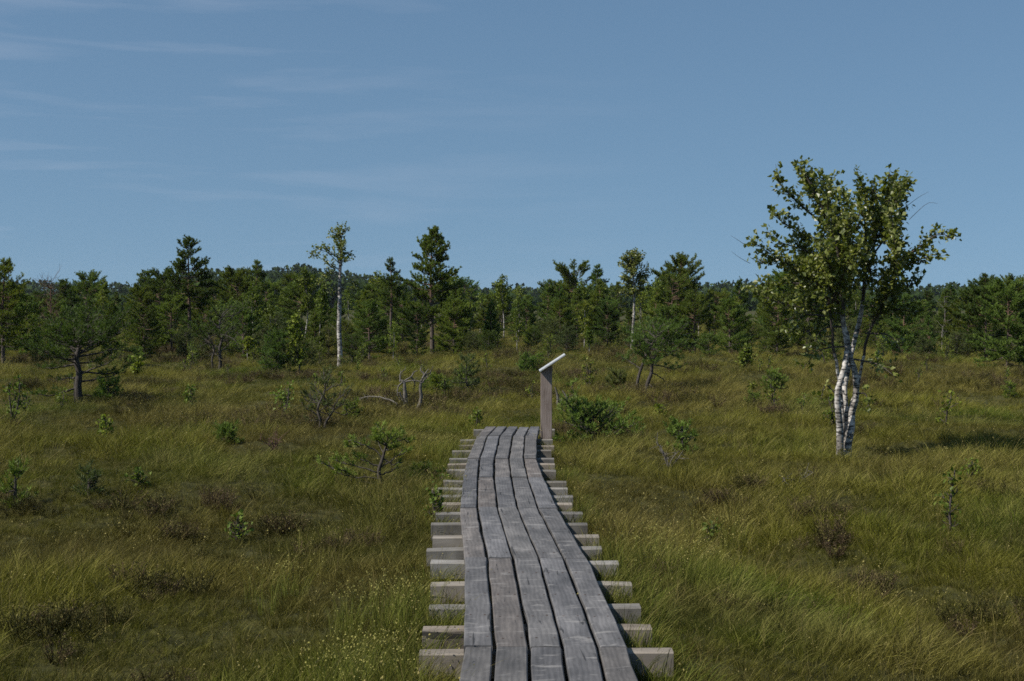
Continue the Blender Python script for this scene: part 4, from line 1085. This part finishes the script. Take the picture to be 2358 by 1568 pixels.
# ------------------------------------------------------------------ the forest belt: every tree a thing of its own
PV = [pine(600 + k, 4.5, base=b, Rd=r_, form=f, dead=d, gap=g, nk=11, nw=.030, nl=.13) for k, (b, r_, f, d, g) in enumerate(
    [(.08, 1.45, 'cone', 3, .0), (.10, 1.7, 'round', 4, .0), (.16, 1.5, 'layer', 5, .05), (.08, 1.2, 'cone', 3, .0), (.15, 1.7, 'flat', 6, .05), (.2, 1.4, 'layer', 6, .1)])]
BV = [birch(700 + k, 4.2, base=b, Rd=r_, form=f, leaf=.15, leafmat='bush_leaves', nbr=40, tl=.45, step=.075, lstep=.04, trunk_r=.045) for k, (b, r_, f) in enumerate([(.3, .8, 'oval'), (.42, .75, 'top'), (.2, .95, 'oval')])]
SKY = [(-250, 640), (0, 650), (60, 662), (110, 668), (150, 650), (200, 640), (250, 645), (300, 656), (335, 628), (385, 640), (480, 640), (540, 632), (590, 606), (620, 630), (690, 618), (740, 650), (800, 652), (860, 640), (940, 640), (1050, 630), (1110, 664),
       (1160, 638), (1210, 656), (1260, 650), (1325, 624), (1375, 616), (1410, 640), (1500, 640), (1565, 606), (1610, 642), (1660, 655), (1750, 640), (1850, 575), (1900, 620), (2000, 655), (2100, 662), (2180, 655), (2270, 636), (2345, 650), (2600, 645)]
sk = np.array(SKY, float)
fr = random.Random(21)
placed = []
def zone(u):
    if u < 330: return ('left of the tall pointed pine', 'trees of the forest left of the pointed pine')
    if u < 780: return ('between the pointed pine and the tall birch', 'trees of the forest between pointed pine and tall birch')
    if u < 1250: return ('between the tall birch and the post', 'trees of the forest between tall birch and post')
    if u < 1700: return ('between the post and the big birch', 'trees of the forest between post and big birch')
    return ('behind and right of the big birch', 'trees of the forest behind the big birch')
KIND = {'pine': ['bushy pine in the forest %s', 'pines: '], 'birch': ['leafy birch in the forest %s', 'birches: ']}
def forest_tree(u, d, vtop, kind, var, rz):
    x, y, z = at_dist(u, d)
    top = EYE + (HZ - vtop) * d / F
    H0 = 4.5 if kind == 'pine' else 4.2
    sc = (top - z) / H0
    ms = (PV if kind == 'pine' else BV)[var]
    zl, zg = zone(u)
    plant('pine_tree' if kind == 'pine' else 'birch_tree', ms, (x, y, z), KIND[kind][0] % zl, 'tree', KIND[kind][1] + zg, rz, sc)
# the crowns that carry the skyline
for u, vt, d, kd, vr in [(150, 648, 66, 'pine', 2), (200, 640, 70, 'pine', 1), (240, 640, 66, 'pine', 3), (335, 628, 70, 'pine', 2), (370, 634, 63, 'pine', 1), (590, 604, 74, 'pine', 0), (545, 632, 70, 'pine', 1), (1160, 636, 72, 'birch', 1),
                         (1262, 648, 70, 'pine', 0), (1290, 655, 64, 'pine', 3), (1325, 622, 70, 'pine', 4), (1376, 614, 76, 'pine', 0), (1565, 604, 68, 'pine', 1), (1520, 636, 70, 'birch', 2), (1860, 562, 60, 'pine', 0), (1800, 640, 64, 'pine', 1),
                         (2270, 634, 66, 'pine', 0), (2340, 650, 60, 'pine', 1), (1700, 640, 72, 'pine', 3), (1050, 628, 66, 'birch', 0), (870, 628, 80, 'birch', 1), (2430, 600, 50, 'pine', 2), (-60, 640, 60, 'pine', 1), (2190, 652, 75, 'pine', 3)]:
    forest_tree(u, d, vt, kd, vr, u * .7)
    placed.append(((u - 1179) / F * d, d))
for d0, d1, cnt, lowv in [(58, 70, 84, 60), (70, 90, 80, 36), (90, 125, 60, 18)]:
    tries = 0; c = 0
    while c < cnt and tries < 4000:
        tries += 1
        u = fr.uniform(-180, 2540); d = fr.uniform(d0, d1); x = (u - 1179) / F * d
        if any((x - a) ** 2 + (d - b) ** 2 < 1.15 ** 2 for a, b in placed): continue
        placed.append((x, d)); c += 1
        vt = np.interp(u, sk[:, 0], sk[:, 1]) + 6 + abs(fr.gauss(0, 1)) * lowv * 1.0
        kd = 'birch' if fr.random() < .28 else 'pine'
        forest_tree(u, d, min(vt, 770), kd, fr.randrange(6 if kd == 'pine' else 3), fr.uniform(0, 6.28))
# middle sized pines that step out of the forest into the bog
for u, d, vt, kd, vr in [(60, 50, 690, 'pine', 1), (130, 44, 735, 'pine', 0), (255, 50, 700, 'pine', 2), (330, 47, 720, 'pine', 4), (395, 52, 690, 'pine', 1), (470, 54, 700, 'pine', 4), (560, 50, 715, 'pine', 1),
                         (620, 52, 700, 'birch', 2), (725, 50, 715, 'pine', 3), (850, 50, 705, 'pine', 1), (905, 47, 740, 'birch', 2), (960, 50, 720, 'pine', 4), (1045, 50, 700, 'pine', 1), (1130, 53, 690, 'pine', 3), (1190, 50, 730, 'birch', 0),
                         (1290, 55, 700, 'pine', 1), (1345, 57, 690, 'birch', 2), (1540, 52, 715, 'pine', 4), (1600, 52, 690, 'pine', 1), (1680, 49, 700, 'pine', 1), (1790, 48, 690, 'pine', 4), (2080, 50, 690, 'pine', 1),
                         (2140, 46, 730, 'pine', 0), (2230, 48, 690, 'pine', 1), (2270, 42, 672, 'pine', 4), (2320, 37, 664, 'pine', 1), (2375, 38, 650, 'pine', 0)]:
    forest_tree(u, d, vt, kd, vr, u * .37)
    placed.append(((u - 1179) / F * d, d))
# knee high seedlings dotted over the open bog
SM = [sapling_mesh(840 + k, .42, Rd=.13, nbr=9, leaf=.05, tl=.12, base=.1, stems=2) for k in range(4)]
SP_ = [pine(850 + k, .40, base=.05, Rd=.22, form='round', trunk='dark_bark', needle='young_needles', dead=1, nl=.06, nw=.009, nk=12, tl=.14, rk=.6) for k in range(2)]
c = 0
while c < 44:
    u = fr.uniform(0, 2358); d = 20 + 24 * fr.random() ** .8
    x, y, z = at_dist(u, d)
    if abs(x - float(deck_x(y))) < 1.0 and d < 21: continue
    c += 1; lf = fr.random() < .7; sd = 'left of the post' if u < 1250 else 'right of the post'
    plant('sapling' if lf else 'dwarf_pine', fr.choice(SM if lf else SP_), (x, y, z), ('knee high leafy seedling on the open bog %s' if lf else 'knee high pine seedling on the open bog %s') % sd,
          'seedling', ('leafy seedlings ' if lf else 'pine seedlings ') + sd, fr.uniform(0, 6.28), fr.uniform(.6, 1.25))
# bushes along the forest's foot
BU = [sapling_mesh(800 + k, 1.5, Rd=.6, nbr=30, leaf=.085, tl=.30, base=.05, step=.07, lstep=.045, stems=4, trunk_r=.014) for k in range(3)]
PB = [pine(810 + k, 1.6, base=.05, Rd=.75, form='round', trunk='dark_bark', dead=3, nk=11, nw=.014, nl=.09, needle=nd) for k, nd in enumerate(['pine_needles', 'grey_needles'])]
c = 0; bp = []
while c < 110:
    u = fr.uniform(-120, 2480); d = 40 + 21 * fr.random() ** .6 + (4 if 1300 < u < 1500 else 0); x, y, z = at_dist(u, d)
    if any((x - a) ** 2 + (d - b) ** 2 < .9 ** 2 for a, b in bp + placed): continue
    if 1380 < u < 1620 and d < 52: continue
    bp.append((x, d)); c += 1
    isb = fr.random() < .5; zl, zg = zone(u)
    me = fr.choice(BU) if isb else fr.choice(PB)
    plant('bush' if isb else 'pine_bush', me, (x, y, z), ('low leafy bush before the forest %s' if isb else 'low bushy pine before the forest %s') % zl, 'bush',
          ('leafy bushes: ' if isb else 'pine bushes: ') + zg.replace('trees of', 'foot of'), fr.uniform(0, 6.28), fr.uniform(.3, .5) + .5 * fr.random() * (d - 38) / 22)

# ------------------------------------------------------------------ the far wood, one mass
HILL = np.array([(-300, 652), (0, 652), (300, 655), (440, 632), (500, 622), (620, 624), (690, 612), (740, 622), (850, 636), (950, 652), (1060, 662), (1300, 662), (1480, 662), (1620, 652), (1760, 656), (1950, 660), (2150, 656), (2350, 654), (2700, 650)], float)
fw = MB(); rng = np.random.RandomState(31); C, D = [], []
for row, (d, drop) in enumerate([(330, 30), (480, 16), (640, 0)]):
    for u in np.arange(-420, 2780, 26 - row * 6):
        u2 = u + rng.uniform(-8, 8); x, y, z = at_dist(u2, d + rng.uniform(-25, 25))
        top = EYE + (HZ - (np.interp(u2, HILL[:, 0], HILL[:, 1]) + drop + rng.uniform(-3, 7))) * y / F
        Rr = d * .0065 * rng.uniform(.8, 1.3)
        m = 130
        ph = rng.uniform(0, 6.28, m); ct = rng.uniform(-1, 1, m); st = np.sqrt(1 - ct ** 2); rr = Rr * rng.uniform(.55, 1.05, m)
        cz = top - Rr * 1.1
        P = np.stack([x + rr * st * np.cos(ph), y + rr * st * np.sin(ph), cz + rr * ct * 1.15], 1)
        C.append(P); D.append(P - np.array([x, y, cz]) + rng.normal(0, .4 * Rr, (m, 3)))
        m2 = 60; P2 = np.stack([x + rng.normal(0, Rr * .5, m2), y + rng.normal(0, Rr * .3, m2), rng.uniform(z, max(z + .5, cz), m2)], 1)
        C.append(P2); D.append(rng.normal(0, 1, (m2, 3)))
C, D = np.concatenate(C), np.concatenate(D)
leaves(fw, C, D, 1.9, rng, .95, flat=.2)
tag(obj('distant_forest', fw.mesh('distant_forest', M['far_leaves'])), 'dark bluish wooded ridge along the horizon far behind the bog', 'forest', kind='stuff')

# ------------------------------------------------------------------ the air: one even volume round everything
hm, ht_, ho = mat('haze_air')
pv = N(ht_, 'ShaderNodeVolumePrincipled')
pv.inputs['Color'].default_value = (.82, .90, 1.0, 1)
pv.inputs['Density'].default_value = .00008
pv.inputs['Anisotropy'].default_value = .2
L(ht_, pv.outputs[0], ho.inputs['Volume'])
hb = MB()
xa, xb, ya, yb, za, zb = float(gx[0]) - 20, float(gx[-1]) + 20, float(gy[0]) - 20, float(gy[-1]) + 20, -1.8, 34.0
hb.add([(xa, ya, za), (xb, ya, za), (xb, yb, za), (xa, yb, za), (xa, ya, zb), (xb, ya, zb), (xb, yb, zb), (xa, yb, zb)],
       [(3, 2, 1, 0), (4, 5, 6, 7), (0, 1, 5, 4), (1, 2, 6, 5), (2, 3, 7, 6), (3, 0, 4, 7)])
tag(obj('haze', hb.mesh('haze', hm)), 'thin bluish summer haze in the air over the bog', 'haze', kind='stuff')
